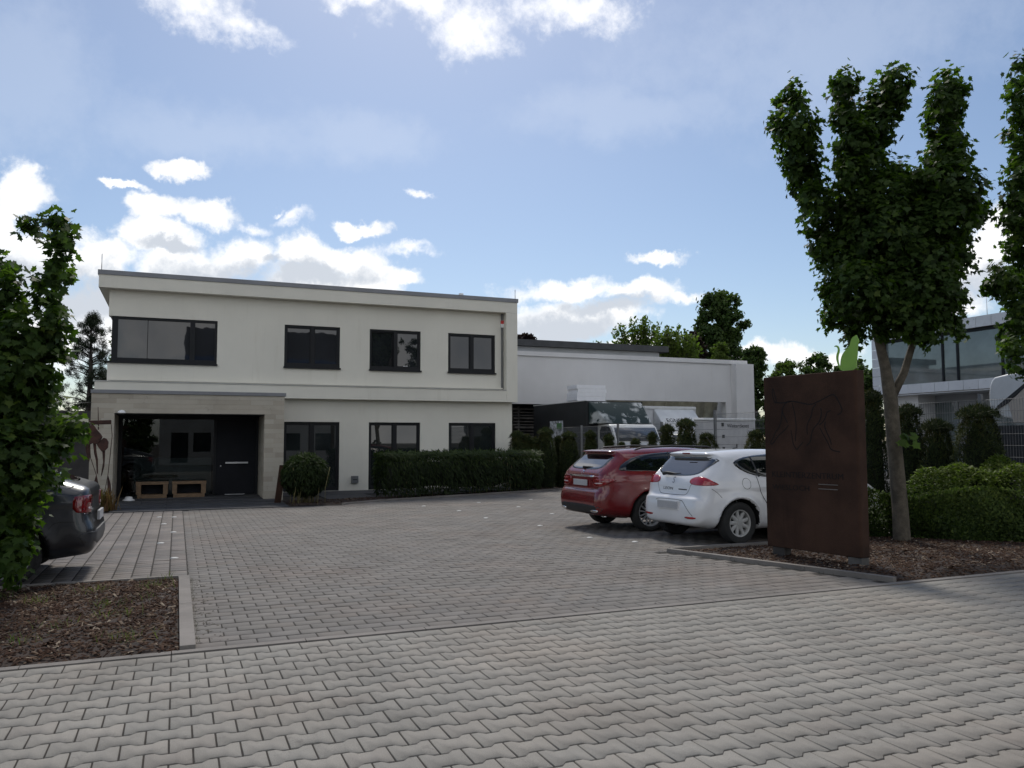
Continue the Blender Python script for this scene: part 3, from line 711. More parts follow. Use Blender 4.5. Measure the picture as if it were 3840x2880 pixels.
for i in range(10):     # weathered sheeting inside the open bay
    x0 = 19.2+i*.84
    me = vf('cladding_sheet', [(x0, 37.4, 0), (x0+.82, 37.4, 0), (x0+.82, 36.3, 4.6), (x0, 36.3, 4.6), (x0, 37.43, 0), (x0+.82, 37.43, 0), (x0+.82, 36.33, 4.6), (x0, 36.33, 4.6)], [(0, 1, 2, 3), (7, 6, 5, 4), (0, 3, 7, 4), (1, 5, 6, 2)])
    place('cladding_sheet', me, M('old_sheet', (.40, .40, .32), .7, .3, 1.2, fine=.1, streak=.12) if i == 0 else bpy.data.materials['old_sheet'], hall)
pen = empty('roof_house', (17, 46, 0), 'flat dark roof rising behind the warehouse parapet', 'building')
box('wall', (10.0, 27.4), (42, 50), (-.05, 7.05), M('roof_house_wall', (.42, .43, .45), .8, .08, 1), pen)
box('roof', (9.6, 27.9), (41.7, 50.3), (7.053, 7.42), m_roof, pen, .01)

# ================================================================== NEIGHBOUR: clad building with glass front (faces -X)
nb = empty('glass_office', (33, 22, 0), 'white panel-clad office with a long glass front behind the fence', 'building')
m_clad = stone('clad_panel', [(.62, .63, .65), (.68, .69, .71), (.66, .67, .69)], .45, 'obj', .1, .03)
m_nglass = glass_dark('neighbour_glass', (.085, .11, .11), 2.1)
XN = 30.0
box('upper_core', (XN+.35, XN+9), (8.2, 27.9), (4.1, 6.6), m_inner, nb)
box('ground_core', (XN+1.6, XN+9), (8.2, 27.2), (-.05, 3.6), M('ground_floor_grey', (.30, .31, .33), .7, .1, 1), nb)
box('ground_end_wall', (XN+.5, XN+1.58), (26.0, 27.7), (-.05, 3.64), m_plaster2, nb)
for (a, b) in ((24.85, 26.0), (18.5, 24.0), (10, 17.5)):
    box('ground_window', (XN+1.55, XN+1.58), (a, b), (.1, 3.3), m_nglass, nb)
def panels(zs, ys, x):
    for i in range(len(zs)-1):
        for j in range(len(ys)-1):
            box('cladding_panel', (x, x+.04), (ys[j]+.008, ys[j+1]-.008), (zs[i]+.008, zs[i+1]-.008), m_clad, nb)
ysb = [8.4+.68*i for i in range(28)]+[27.48]
panels([3.66, 4.08], ysb, XN); panels([6.18, 6.64], ysb, XN)
panels([3.66, 4.11, 4.54, 4.95, 5.37, 5.78, 6.2, 6.64], [27.48, 28.03], XN)
for i in range(7):   # return of the pier
    z_ = [3.66, 4.11, 4.54, 4.95, 5.37, 5.78, 6.2, 6.64]
    box('cladding_panel', (XN+.045, XN+.40), (27.49, 27.52), (z_[i]+.008, z_[i+1]-.008), m_clad, nb)
box('upper_core_skin', (XN+.045, XN+.34), (8.4, 28.02), (3.64, 4.07), m_mortar, nb); box('upper_core_skin', (XN+.045, XN+9), (8.4, 28.02), (6.19, 6.63), m_mortar, nb)
box('soffit', (XN+.05, XN+9), (8.4, 28.0), (3.60, 3.637), m_clad, nb)
ym = [27.45, 24.44, 23.73, 21.75, 21.4, 19.2, 18.5, 16.3, 15.6, 13.4, 10.5]
for a in ym: box('mullion', (XN+.20, XN+.30), (a-.05, a+.05), (4.08, 6.18), m_anth, nb)
box('head_rail', (XN+.16, XN+.30), (8.4, 27.45), (6.06, 6.178), m_anth, nb)
for a, b in zip(ym[1:], ym[:-1]):
    box('pane', (XN+.24, XN+.26), (a+.051, b-.051), (4.085, 6.055), m_nglass, nb)
tube('lightning_rod', [(XN+.2, 22.3, 6.6), (XN+.2, 22.3, 7.0), (XN+.2, 22.3, 7.4)], .012, m_steel, nb)
for (a, b) in ((22.2, 22.9), (19.6, 20.3), (25.2, 25.9)): box('curtain', (XN+.30, XN+.33), (a, b), (4.1, 6.1), M('curtain', (.45, .47, .48), .8, .1, 3) if a == 22.2 else bpy.data.materials['curtain'], nb)

# warehouse across the street, seen mirrored in the upper windows
oh = empty('street_warehouse', (7, -24, 0), 'tall grey corrugated warehouse with blue base across the street, mirrored in the upper windows', 'building')
box('wall', (.5, 14), (-34, -20), (9.0, 11.3), M('grey_sheet', (.05, .05, .055), .6, .1, 2), oh); box('base_wall', (.5, 14), (-34, -20.003), (-.05, 8.998), M('grey_base', (.05, .052, .055), .6, .15, 2), oh)
box('blue_band', (.4, 14.1), (-20.0, -19.9), (7.6, 8.9), M('blue_sheet', (.02, .05, .13), .6, .15, 2), oh)
sh = empty('street_house', (5, -15, 0), 'low cream house across the street, mirrored in the porch glass', 'house')
place('wall', wall(-1.2, 13, -.05, 4.2, -14.2, -14.0, [(-.4, .75, .1, 2.3), (1.1, 2.3, .9, 2.3), (4, 5.5, .9, 2.3), (8, 9.2, .9, 2.3), (10.4, 11.8, .9, 2.3)], 'wall'), M('house_render', (.24, .245, .25), .9, .1, 1), sh)
for (a, b, c_) in ((-.4, .75, .1), (1.1, 2.3, .9), (4, 5.5, .9), (8, 9.2, .9), (10.4, 11.8, .9)): box('window', (a, b), (-14.16, -14.1), (c_, 2.3), m_window, sh)
box('roof', (-1.5, 13.3), (-19, -13.7), (4.2, 4.5), m_roof, sh)
# dark boundary wall left of the porch
box('boundary_wall', (-7, -2.1), (27.0, 27.25), (-.05, 2.55), M('dark_wall', (.055, .05, .05), .85, .2, 2, .2), None, .01, label='dark boundary wall left of the porch behind the sculpture', cat='wall')
# ================================================================== FENCE
def panel_mesh(w_, h_):
    V = []; Fc = []
    def bar(a, b, r):
        nonlocal V, Fc
        v, f = tube_np([a, tuple((np.array(a)+np.array(b))/2), b], r, 4); o = len(V); V += list(v); Fc += [tuple(i+o for i in q) for q in f]
    n = int(w_/.05)
    for i in range(n+1): bar((0, -w_/2+i*w_/n, .06), (0, -w_/2+i*w_/n, h_+.03), .0032)
    for j in range(int(h_/.2)+1):
        for s in (-.006, .006): bar((s, -w_/2, .08+j*.2), (s, w_/2, .08+j*.2), .0042)
    return vf('mesh_panel', V, Fc)
fen = empty('mesh_fence', (13.2, 18, 0), 'galvanised double-bar mesh fence behind the clipped yews', 'fence')
pmA = panel_mesh(2.48, 2.05); pmA.materials.append(m_wire); pmB = panel_mesh(2.48, 2.27); pmB.materials.append(m_wire)
Vp, Fp = box_bm, None
postm = bm_mesh('fence_post', box_bm(-.03, .03, -.03, .03, -.05, 1.0, .004)); postm.materials.append(m_galv)
YF = [27.9-2.56*i for i in range(9)]
for i, y in enumerate(YF):
    tall = y < 18.5
    inst('fence_post', postm, fen, (13.24, y, 0), None, (1, 1, 2.42 if tall else 2.16))
    if i < len(YF)-1: inst('mesh_panel', pmB if (YF[i+1]+1.2) < 17.5 else pmA, fen, (13.2, y-1.28, .02))

# ================================================================== FOLIAGE TOOLS
def unit(n):
    v = RNG.normal(size=(n, 3)); return v/np.linalg.norm(v, axis=1)[:, None]
def leafs(name, P, Nn, size, T, TF, mat, parent, jit=.6, droop=.6, tint=None, tipdir=None):
    n = len(P); nr = Nn+unit(n)*jit; tip = unit(n)*.7+np.array([0, 0, -droop]) if tipdir is None else tipdir+unit(n)*.4
    tn = RNG.random(n) if tint is None else tint
    me = scatter(T, TF, P, basis(nr, tip), size, tn, name)
    o = place(name, me, mat, parent); tag(o, kind='stuff'); return o
# five-lobed maple leaf, stalk end at the origin, tip along +y, gently cupped
_ml = [(0, 0), (.16, .10), (.44, .02), (.40, .26), (.60, .46), (.33, .50), (.30, .66), (.17, .60), (0, 1.0), (-.17, .60), (-.30, .66), (-.33, .50), (-.60, .46), (-.40, .26), (-.44, .02), (-.16, .10)]
MAPLE = [(x, y, .10*abs(x)-.12*(y-.4)**2) for x, y in _ml]
MAPLE_F = [tuple(range(16))]
LANCE = [(0, 0, 0), (.11, .35, .02), (.0, 1, -.06), (-.11, .35, .02)]; LANCE_F = [(0, 1, 2, 3)]
OVAL = [(0, 0, 0), (.28, .3, .04), (.22, .75, .0), (0, 1, -.06), (-.22, .75, 0), (-.28, .3, .04)]; OVAL_F = [(0, 1, 2, 3, 4, 5)]
NEEDLE = [(-.07, 0, 0), (.07, 0, 0), (.05, .6, .03), (0, 1, .0), (-.05, .6, .03)]; NEEDLE_F = [(0, 1, 2, 3, 4)]
def ell_pts(n, c, r, shell=.35):
    d = unit(n); rad = 1-shell*RNG.random(n)**1.3; return np.array(c)+d*np.array(r)*rad[:, None], d/np.array(r)
maple_cols = [(.022, .044, .010), (.033, .062, .014), (.046, .080, .018), (.068, .108, .023), (.115, .155, .035)]
m_maple = foliage('maple_leaf', maple_cols, .42, .42, tcol=(1.7, 2.0, .6)); m_maple_o = foliage('maple_leaf_single', maple_cols, .42, .42, 'obj', tcol=(1.7, 2.0, .6))
def maple(name, base, trunk, blobs_, dens, size, label, singles=300, limbs=()):
    """pollarded maple: crown columns of leaf sprays round the limbs, trunk, limbs"""
    e = empty(name, base, label, 'tree')
    if trunk: tube('trunk', trunk[0], trunk[1], m_bark, e, 12)
    for lp, lr in limbs: tube('limb', lp, lr, m_bark, e, 7)
    PP = []; NN = []; TT = []
    for (c, r) in blobs_:
        vol = r[0]*r[1]+r[1]*r[2]+r[0]*r[2]
        nc = max(6, int(vol*dens/11))
        cp, cn = ell_pts(nc, c, r, .30)
        cn = cn/np.linalg.norm(cn, axis=1)[:, None]
        for p, n_ in zip(cp, cn):           # one spray of leaves
            k_ = RNG.integers(7, 15); sp = .052
            PP.append(p+RNG.normal(0, sp, (k_, 3))); NN.append(np.tile(n_*.8+np.array([0, 0, .55]), (k_, 1)))
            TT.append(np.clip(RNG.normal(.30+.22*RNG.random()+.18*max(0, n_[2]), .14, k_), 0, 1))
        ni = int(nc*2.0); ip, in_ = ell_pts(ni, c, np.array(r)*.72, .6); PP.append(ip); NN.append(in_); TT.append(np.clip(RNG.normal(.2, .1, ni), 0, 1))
    P = np.vstack(PP); N_ = np.vstack(NN); T_ = np.concatenate(TT); n = len(P)
    N_ = N_/(np.linalg.norm(N_, axis=1)[:, None]+1e-9)
    ok = P[:, 2] > .06; P, N_, T_ = P[ok], N_[ok], T_[ok]; n = len(P)
    tip = unit(n)*.55+N_*.35+np.array([0, 0, -.75]); nr = N_+unit(n)*.65; Rm = basis(nr, tip); sz = size*RNG.uniform(.65, 1.25, n)
    d = P-np.array([0, 0, EYE]); zc = np.maximum(d@FW, .1); u = PW/2+F_PX*(d@RT)/zc
    cen = np.mean([c for c, r in blobs_], axis=0)
    toward = -(d/np.linalg.norm(d, axis=1)[:, None]); front = ((P-cen)*toward).sum(1)
    key = np.where((u > -20) & (u < PW+20), -front, 1e3); od = np.argsort(key)[:singles*5]
    pick = RNG.choice(od, min(singles, len(od)), replace=False); rest = np.ones(n, bool); rest[pick] = False
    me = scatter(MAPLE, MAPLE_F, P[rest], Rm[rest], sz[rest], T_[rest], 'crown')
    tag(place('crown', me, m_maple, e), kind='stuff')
    lm = vf('leaf', MAPLE, MAPLE_F); lm.materials.append(m_maple_o)
    for i in pick:
        inst('leaf', lm, e, P[i], Matrix(Rm[i].tolist()).to_euler(), float(sz[i]))
    return e
def bl_px(lst, ox, oy, sc, depth, flat=.95, shrink=.045):
    out = []
    for t in lst:
        x, y, r = t[:3]; r = max(24, r-shrink*F_PX/depth/sc); dd = t[3] if len(t) > 3 else RNG.uniform(-.35, .35); ry = t[4] if len(t) > 4 else 1.0
        c = d_at(ox+x*sc, oy+y*sc, depth+dd); rr = r*sc*depth/F_PX
        out.append((c, np.array([rr, rr*flat if rr < .6 else rr*.8, rr*ry])))
    return out
# the big maple beside the sign
b1 = [(330, 250, 62), (345, 330, 75), (240, 330, 55), (262, 430, 72), (350, 440, 110), (345, 540, 118), (365, 640, 112), (395, 740, 105), (440, 840, 100), (470, 940, 105), (470, 1060, 90),
      (590, 215, 78), (590, 300, 82), (610, 400, 90), (640, 500, 105), (600, 600, 95), (620, 700, 100), (850, 210, 92), (830, 300, 105), (770, 330, 105), (760, 430, 125), (730, 530, 120), (700, 640, 115),
      (1135, 230, 88), (1130, 310, 112), (1110, 400, 105), (1115, 500, 98), (1120, 590, 120), (1150, 660, 115), (860, 700, 90), (960, 730, 95), (1060, 730, 120), (1180, 790, 140), (1270, 880, 85),
      (640, 820, 140), (800, 830, 150), (960, 850, 160), (1120, 900, 160), (600, 950, 140), (760, 980, 190), (950, 1010, 200), (1130, 1040, 140), (600, 1120, 170), (800, 1150, 200), (990, 1170, 190), (1150, 1150, 120),
      (560, 1290, 110), (680, 1290, 160), (850, 1310, 190), (1030, 1310, 170), (1150, 1330, 85), (540, 1420, 85), (660, 1430, 110), (800, 1440, 120), (960, 1440, 120), (1090, 1440, 95), (640, 1530, 70), (1010, 1530, 75), (1180, 1490, 55)]
tb = d_at(3383, 2046, 13.0); tx, ty = 10.23, 9.11
P3 = lambda u, v, d=12.35: tuple(d_at(u, v, min(d, 12.32)))
P4 = lambda u, v: tuple(d_at(u, v, 12.6))
trunk = [(tx, ty, -.05), (tx, ty, .12), P3(3375, 1900, 12.95), P3(3352, 1650, 12.95), P3(3340, 1500, 12.95), P3(3320, 1380, 12.95), P3(3290, 1250, 13), P3(3270, 1100, 13)]
maple('maple_tree', (tx, ty, 0), (trunk, [.15, .128, .118, .108, .105, .08, .065, .05]), bl_px(b1, 2740, 150, .7233, 12.35), 1750, .093,
      'tall pollarded maple with finger-like crown beside the rusty sign',
      limbs=[([P3(3345, 1490), P3(3390, 1400), P3(3420, 1300), P3(3450, 1150)], [.07, .06, .05, .03]), ([P4(3270, 1150), P4(3170, 950), P4(3080, 700), P4(3040, 520)], [.05, .04, .03, .02]),
             ([P4(3290, 1200), P4(3300, 900), P4(3250, 600), P4(3200, 380)], [.05, .04, .03, .02]), ([P4(3420, 1250), P4(3520, 950), P4(3550, 650), P4(3560, 400)], [.04, .04, .03, .02])])
sp = tuple(d_at(3376, 1640, 12.14))
spr = empty('trunk_sprig', sp, 'small sprig of fresh leaves on the trunk of the big maple', 'sprig')
lm2 = vf('leaf', MAPLE, MAPLE_F); lm2.materials.append(foliage('fresh_leaf', [(.06, .10, .02), (.09, .14, .03)], .4, .45, 'obj'))
tube('stalk', [sp, (sp[0]+.04, sp[1]-.05, sp[2]+.03), (sp[0]+.10, sp[1]-.12, sp[2]+.02)], .005, m_bark, spr)
for i in range(13):
    o_ = np.array(sp)+np.array([RNG.uniform(-.16, .20), -.08+RNG.normal(0, .04), RNG.uniform(-.14, .08)])
    Rm = basis(np.array([[RNG.normal(0, .4), -.8, .6]]), np.array([[RNG.normal(.2, .6), -.2, -.6]]))[0]
    inst('leaf', lm2, spr, o_, Matrix(Rm.tolist()).to_euler(), RNG.uniform(.11, .17))
# left maple, crown hanging down to the bed, trunk outside the frame
s1 = .9036
b2 = [(255, 85, 58), (240, 150, 72), (225, 230, 80), (215, 320, 82), (205, 410, 80), (215, 500, 78), (130, 110, 30), (40, 270, 72), (60, 370, 90), (40, 470, 100), (110, 560, 130), (225, 570, 82), (250, 630, 60), (60, 680, 140), (190, 700, 95),
      (40, 820, 150), (180, 830, 90), (100, 930, 150), (250, 930, 75), (305, 945, 45), (230, 1010, 90), (60, 1060, 150), (170, 1100, 85), (215, 1150, 45), (50, 1200, 140), (130, 1220, 65), (40, 1330, 120), (100, 1320, 55), (60, 1370, 55), (30, 1460, 100), (40, 1540, 45), (55, 1420, 50),
      (-80, 500, 120), (-90, 750, 160), (-100, 1000, 170), (-90, 1250, 150), (-60, 320, 90)]
b2 = bl_px(b2, 0, 750, s1, 8.2, shrink=.06)
maple('maple_tree', (-2.35, 8.9, 0), ([(-2.35, 8.9, -.05), (-2.34, 8.92, 1.0), (-2.2, 9.0, 2.2), (-2.0, 9.1, 3.4)], [.13, .11, .09, .04]), b2, 1900, .092, 'maple with leaves hanging to the ground at the left edge over the dark car')
b3 = [(1500, 110, 60), (1505, 200, 75), (1510, 300, 85), (1500, 400, 80), (1500, 500, 85), (1500, 600, 85), (1495, 700, 85), (1490, 800, 90), (1480, 880, 90), (1500, 960, 95), (1490, 1060, 85), (1500, 1140, 80), (1500, 1230, 85), (1420, 1230, 90), (1350, 1260, 68), (1400, 1300, 55), (1480, 1330, 85),
      (1470, 1430, 85), (1460, 1530, 80), (1470, 1600, 75), (1500, 1680, 70), (1620, 400, 120), (1640, 700, 150), (1640, 1000, 160), (1640, 1300, 160), (1640, 1560, 120)]
maple('maple_tree', (12.75, 8.35, 0), ([(12.75, 8.35, -.05), (12.75, 8.4, 1.3), (12.8, 8.45, 3.2), (12.85, 8.5, 5.2)], [.13, .11, .09, .04]), bl_px(b3, 2740, 150, .7233, 12.6), 1450, .093, 'tall narrow maple cut by the right edge of the picture')

# ---- clipped yews
yew_cols = [(.014, .023, .008), (.025, .040, .012), (.043, .058, .016), (.08, .082, .024), (.12, .09, .03)]
m_yew = foliage('yew_needle', yew_cols, .12, .6, tcol=(1.2, 1.4, .6))
def yew(x, y, h_, rad, label, ball=False, dark=0.0):
    e = empty('clipped_yew', (x, y, 0), label, 'shrub', 'clipped yews along the fence')
    n = int(9000*(h_*rad)+2500); hh = RNG.random(n)**.85; a = RNG.uniform(0, 6.283, n)
    if ball: prof = np.sin(np.clip(hh*.93+.07, 0, 1)*math.pi)**.55
    else: prof = (1-hh**5)**.6*(1-.18*hh)*(.86+.14*np.minimum(1, hh*5))
    lump = 1+.10*np.sin(a*3+hh*9+x*7)+.07*np.sin(a*5-hh*14+y*3)
    rr = rad*prof*lump*(1-.22*RNG.random(n)**2)
    P = np.c_[x+rr*np.cos(a), y+rr*np.sin(a), .03+hh*h_]
    top = RNG.random(n) < .14; k_ = top.sum(); ra = rad*np.sqrt(RNG.random(k_))*(.75 if not ball else .45); P[top] = np.c_[x+ra*np.cos(a[top]), y+ra*np.sin(a[top]), h_*(1-.10*(ra/rad)**2)+RNG.normal(0, .03, k_)]
    Nn = np.c_[np.cos(a), np.sin(a), .2+1.0*hh]
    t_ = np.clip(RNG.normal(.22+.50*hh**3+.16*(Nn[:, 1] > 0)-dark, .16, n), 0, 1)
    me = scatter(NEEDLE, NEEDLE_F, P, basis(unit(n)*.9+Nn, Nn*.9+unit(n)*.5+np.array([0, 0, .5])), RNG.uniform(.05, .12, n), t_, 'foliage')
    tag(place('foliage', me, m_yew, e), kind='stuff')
    tube('stem', [(x, y, -.05), (x, y, h_*.4), (x, y, h_*.8)], [.05, .04, .015], m_barkd, e)
    # dense inner body of twigs
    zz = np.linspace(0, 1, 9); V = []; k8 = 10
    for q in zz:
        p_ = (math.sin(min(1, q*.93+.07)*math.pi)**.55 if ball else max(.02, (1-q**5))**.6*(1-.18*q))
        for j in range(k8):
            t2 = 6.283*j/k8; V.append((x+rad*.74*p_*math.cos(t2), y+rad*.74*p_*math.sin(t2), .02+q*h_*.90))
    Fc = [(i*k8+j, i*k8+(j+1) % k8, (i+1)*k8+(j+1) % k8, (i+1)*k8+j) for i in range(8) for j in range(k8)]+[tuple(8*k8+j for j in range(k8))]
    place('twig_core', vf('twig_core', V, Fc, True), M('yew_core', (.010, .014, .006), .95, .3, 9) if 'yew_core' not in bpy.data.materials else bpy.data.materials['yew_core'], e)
YL = [(1907, 1972, 1617, 0, 25.0), (1957, 1996, 1629, 0, 24.9), (1984, 2026, 1641, 0, 24.8), (2011, 2083, 1604, 0, 24.75), (2076, 2111, 1636, 0, 25.3), (2098, 2170, 1619, 0, 24.7),
      (2188, 2240, 1617, 0, None), (2260, 2307, 1629, 0, None), (2312, 2352, 1661, 1, None), (2352, 2414, 1649, 1, None), (2427, 2466, 1622, 0, None), (2469, 2536, 1594, 0, None), (2531, 2616, 1572, 0, None), (2601, 2700, 1629, 1, None), (2780, 2890, 1619, 1, None)]
forms = ['tall', 'ball-shaped']
for i, (ua, ub, vt, ball, Y) in enumerate(YL):
    u = (ua+ub)/2; a = angs(u, 1655)[0]
    if Y is None: x = 12.95; y = x/math.tan(a)
    else: y = Y; x = y*math.tan(a)
    dep = np.dot(np.array([x, y, 0]), FW)
    h_ = 1.6+(1655-vt)*dep/F_PX; rad = (ub-ua)/2*dep/F_PX
    yew(x, y, h_-.08, rad*1.08, f'{forms[ball]} clipped yew, {ORD[i]} in the row from the office towards the sign', ball)
for i, (ua, ub, vt, nm) in enumerate([(3225, 3325, 1480, 'tall dark yew between the rusty sign and the maple trunk'), (3350, 3470, 1536, 'dark yew just right of the maple trunk'), (3442, 3586, 1593, 'lower yew in the middle of the three right of the maple'), (3576, 3767, 1541, 'broad rust-tipped yew in front of the white motorhome')]):
    u = (ua+ub)/2; a = angs(u, 1655)[0]; x = 12.75; y = x/math.tan(a); dep = np.dot(np.array([x, y, 0]), FW)
    yew(x, y, 1.6+(1655-vt)*dep/F_PX, (ub-ua)/2*dep/F_PX, nm, False, .05)

# ---- bamboo hedge and bush in front of the office
bam_cols = [(.016, .026, .008), (.026, .042, .012), (.040, .060, .016), (.07, .09, .03)]
m_bam = foliage('bamboo_leaf', bam_cols, .28, .5); m_cane = M('bamboo_cane', (.22, .19, .08), .6, .25, 6)
def bamboo(label, pathp, half, h_, n, ncane, dome=.55):
    pathp = np.array(pathp, float); c0 = pathp.mean(0)
    e = empty('bamboo_hedge', (c0[0], c0[1], 0), label, 'hedge')
    seg = np.linalg.norm(np.diff(pathp, axis=0), axis=1); cum = np.r_[0, np.cumsum(seg)]; Lt = cum[-1]
    s_ = RNG.uniform(-half*.9, Lt+half*.9, n); sc_ = np.clip(s_, 0, Lt)
    bx = np.interp(sc_, cum, pathp[:, 0]); by = np.interp(sc_, cum, pathp[:, 1])
    d = (pathp[-1]-pathp[0]) if Lt > 0 else np.array([1., 0]); d = d/np.linalg.norm(d); nrm_ = np.array([-d[1], d[0]])
    zt = .10+.90*RNG.random(n)**.85; th = RNG.uniform(0, 6.283, n)
    over = s_-sc_
    w_ = half*np.sqrt(np.clip(1-(over/half)**2, 0, 1))
    cr = (1-np.clip((zt-.72+.4*(dome-.55))/(.28+.4*(dome-.55)), 0, 1)**2.2*dome)*(.78+.22*np.clip(zt*3, 0, 1))
    side = np.sign(RNG.normal(size=n)); onTop = RNG.random(n) < .3
    off_ = np.where(onTop, RNG.uniform(-1, 1, n), side*(1-.3*RNG.random(n)**2))*w_*cr*(1+.10*np.sin(s_*5)+.06*np.sin(s_*11+zt*8))
    z = np.where(onTop, h_*(.90+.13*RNG.random(n)-(dome-.55)*1.0*(off_/half)**2), zt*h_)
    P = np.c_[bx+d[0]*over*cr+nrm_[0]*off_, by+d[1]*over*cr+nrm_[1]*off_, z]
    Nn = np.c_[nrm_[0]*np.sign(off_), nrm_[1]*np.sign(off_), .3+onTop*1.0]
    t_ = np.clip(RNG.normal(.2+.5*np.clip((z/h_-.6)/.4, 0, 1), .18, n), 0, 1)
    tip = np.c_[Nn[:, 0]*.6, Nn[:, 1]*.6, np.where(onTop, .5, -.9)]+unit(n)*.55
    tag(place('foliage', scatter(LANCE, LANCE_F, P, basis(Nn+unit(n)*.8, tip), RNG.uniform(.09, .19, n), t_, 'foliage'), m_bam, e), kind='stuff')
    for i in range(ncane):
        s2 = RNG.uniform(0, max(Lt, .01)); x = np.interp(s2, cum, pathp[:, 0])+RNG.uniform(-1, 1)*(half*.6 if Lt < .5 else .1)-nrm_[0]*half*.5; y = np.interp(s2, cum, pathp[:, 1])-nrm_[1]*half*RNG.uniform(.2, .7)
        tube('cane', [(x, y, 0), (x+RNG.normal(0, .03), y, h_*.4), (x+RNG.normal(0, .06), y, h_*.85)], .011, m_cane, e, 5)
    # dim twiggy inside
    V = []; Fc = []; st = max(2, int(Lt/.5)+2)
    for q in range(st):
        s2 = Lt*q/(st-1); cx = np.interp(s2, cum, pathp[:, 0]); cy = np.interp(s2, cum, pathp[:, 1])
        if Lt < .5: cx += d[0]*(-.6+1.2*q/(st-1))*half; cy += d[1]*(-.6+1.2*q/(st-1))*half
        for (o_, z_) in ((-.5, .25), (-.62, .6), (-.4, .80), (.4, .80), (.62, .6), (.5, .25)): V.append((cx+nrm_[0]*o_*half, cy+nrm_[1]*o_*half, z_*h_))
    for q in range(st-1):
        for j in range(6): Fc.append((q*6+j, q*6+(j+1) % 6, (q+1)*6+(j+1) % 6, (q+1)*6+j))
    Fc += [tuple(range(6))[::-1], tuple((st-1)*6+j for j in range(6))]
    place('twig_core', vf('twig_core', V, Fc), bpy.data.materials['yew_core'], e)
bamboo('long clipped bamboo hedge in front of the ground floor windows', [(5.65, 22.35), (7.5, 23.0), (9.0, 23.6), (10.55, 24.15)], .52, 1.26, 15000, 26)
bb_ = empty('bamboo_bush', (3.1, 21.45, 0), 'round bamboo bush beside the porch pier', 'bush')
n = 8500; P, Nn = ell_pts(n, (3.1, 21.45, .74), (.58, .52, .55), .32); P = P*(1+0*P); Nn /= np.linalg.norm(Nn, axis=1)[:, None]
P[:, 2] = np.where(P[:, 2] < .24, .2+RNG.random(n)*.6, P[:, 2])
tag(place('foliage', scatter(LANCE, LANCE_F, P, basis(Nn+unit(n)*.8, Nn*.7+unit(n)*.5+np.array([0, 0, -.55])), RNG.uniform(.09, .18, n), np.clip(RNG.normal(.18+.4*np.clip(Nn[:, 2], 0, 1), .17, n), 0, 1), 'foliage'), m_bam, bb_), kind='stuff')
for i in range(46):
    x, y = 3.1+RNG.normal(0, .15), 21.40+RNG.normal(0, .14); tube('cane', [(x, y, 0), (x+RNG.normal(0, .03), y, .4), (x+RNG.normal(0, .08), y, .95)], .0065, m_cane, bb_, 5)

# ---- light green hedge on the right
hg_cols = [(.026, .046, .012), (.050, .080, .018), (.080, .115, .024), (.12, .155, .032), (.165, .195, .045)]
m_hg = foliage('hedge_leaf', hg_cols, .3, .5)
he = empty('low_hedge', (11.5, 9.3, 0), 'bright green clipped hedge behind the maple trunk at the right edge', 'hedge')
hp = [(9.72, 9.88), (9.85, 9.66), (10.32, 9.52), (10.62, 9.05), (11.0, 8.6), (11.5, 8.12), (12.2, 7.75), (13.0, 7.45), (14.2, 7.2), (14.4, 9.4), (12.4, 9.88), (10.5, 9.88)]
hpc = np.mean(hp, axis=0); n = 34000
hx = RNG.uniform(9.8, 14.4, n*2); hy = RNG.uniform(6.9, 9.95, n*2); ok = in_poly(hx, hy, hp); hx, hy = hx[ok], hy[ok]
def edge_d(x, y):
    d = np.full(x.shape, 1e9)
    for i in range(len(hp)):
        a = np.array(hp[i]); b = np.array(hp[(i+1) % len(hp)]); ab = b-a; t = np.clip(((x-a[0])*ab[0]+(y-a[1])*ab[1])/(ab@ab), 0, 1)
        d = np.minimum(d, np.hypot(x-a[0]-t*ab[0], y-a[1]-t*ab[1]))
    return d
hd = edge_d(hx, hy)
lump = .09*np.sin(hx*4.1+hy*2)+.07*np.sin(hx*7.3-hy*5)+.05*np.sin(hy*9)
htop = (1.0+.18*np.clip((hx-10.3)/2, 0, 1)+lump)*np.clip(1-(1-np.clip(hd/.75, 0, 1))**2.6, .03, 1)
z1 = htop*(1-.09*RNG.random(len(hx))**2)
# the flanks, denser
ns = 26000; ei = RNG.integers(0, 8, ns); t = RNG.random(ns); A = np.array(hp)[ei]; B = np.array(hp)[(ei+1) % len(hp)]; E_ = A+(B-A)*t[:, None]
inw = hpc-E_; inw /= np.linalg.norm(inw, axis=1)[:, None]; zz = RNG.random(ns)*.85
dep_ = .04+.42*np.clip(zz-.25, 0, 1)**1.4+RNG.random(ns)*.10+.05*np.sin(E_[:, 0]*9+zz*7); S_ = E_+inw*dep_[:, None]
P = np.vstack([np.c_[hx, hy, z1], np.c_[S_, zz*(.9+.1*np.sin(S_[:, 0]*4))+.03]]); Nn = np.vstack([np.tile([0, -.2, 1.0], (len(hx), 1)), np.c_[-inw, np.full(ns, .35)]])
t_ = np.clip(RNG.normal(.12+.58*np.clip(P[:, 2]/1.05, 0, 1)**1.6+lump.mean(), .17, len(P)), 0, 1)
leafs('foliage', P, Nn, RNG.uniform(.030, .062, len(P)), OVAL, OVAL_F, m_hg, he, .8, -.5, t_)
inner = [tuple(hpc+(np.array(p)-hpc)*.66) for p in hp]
place('twig_core', bm_mesh('twig_core', prism(inner, .02, .62, lambda a, b, d: (a, b, d), .12)), bpy.data.materials['yew_core'], he)

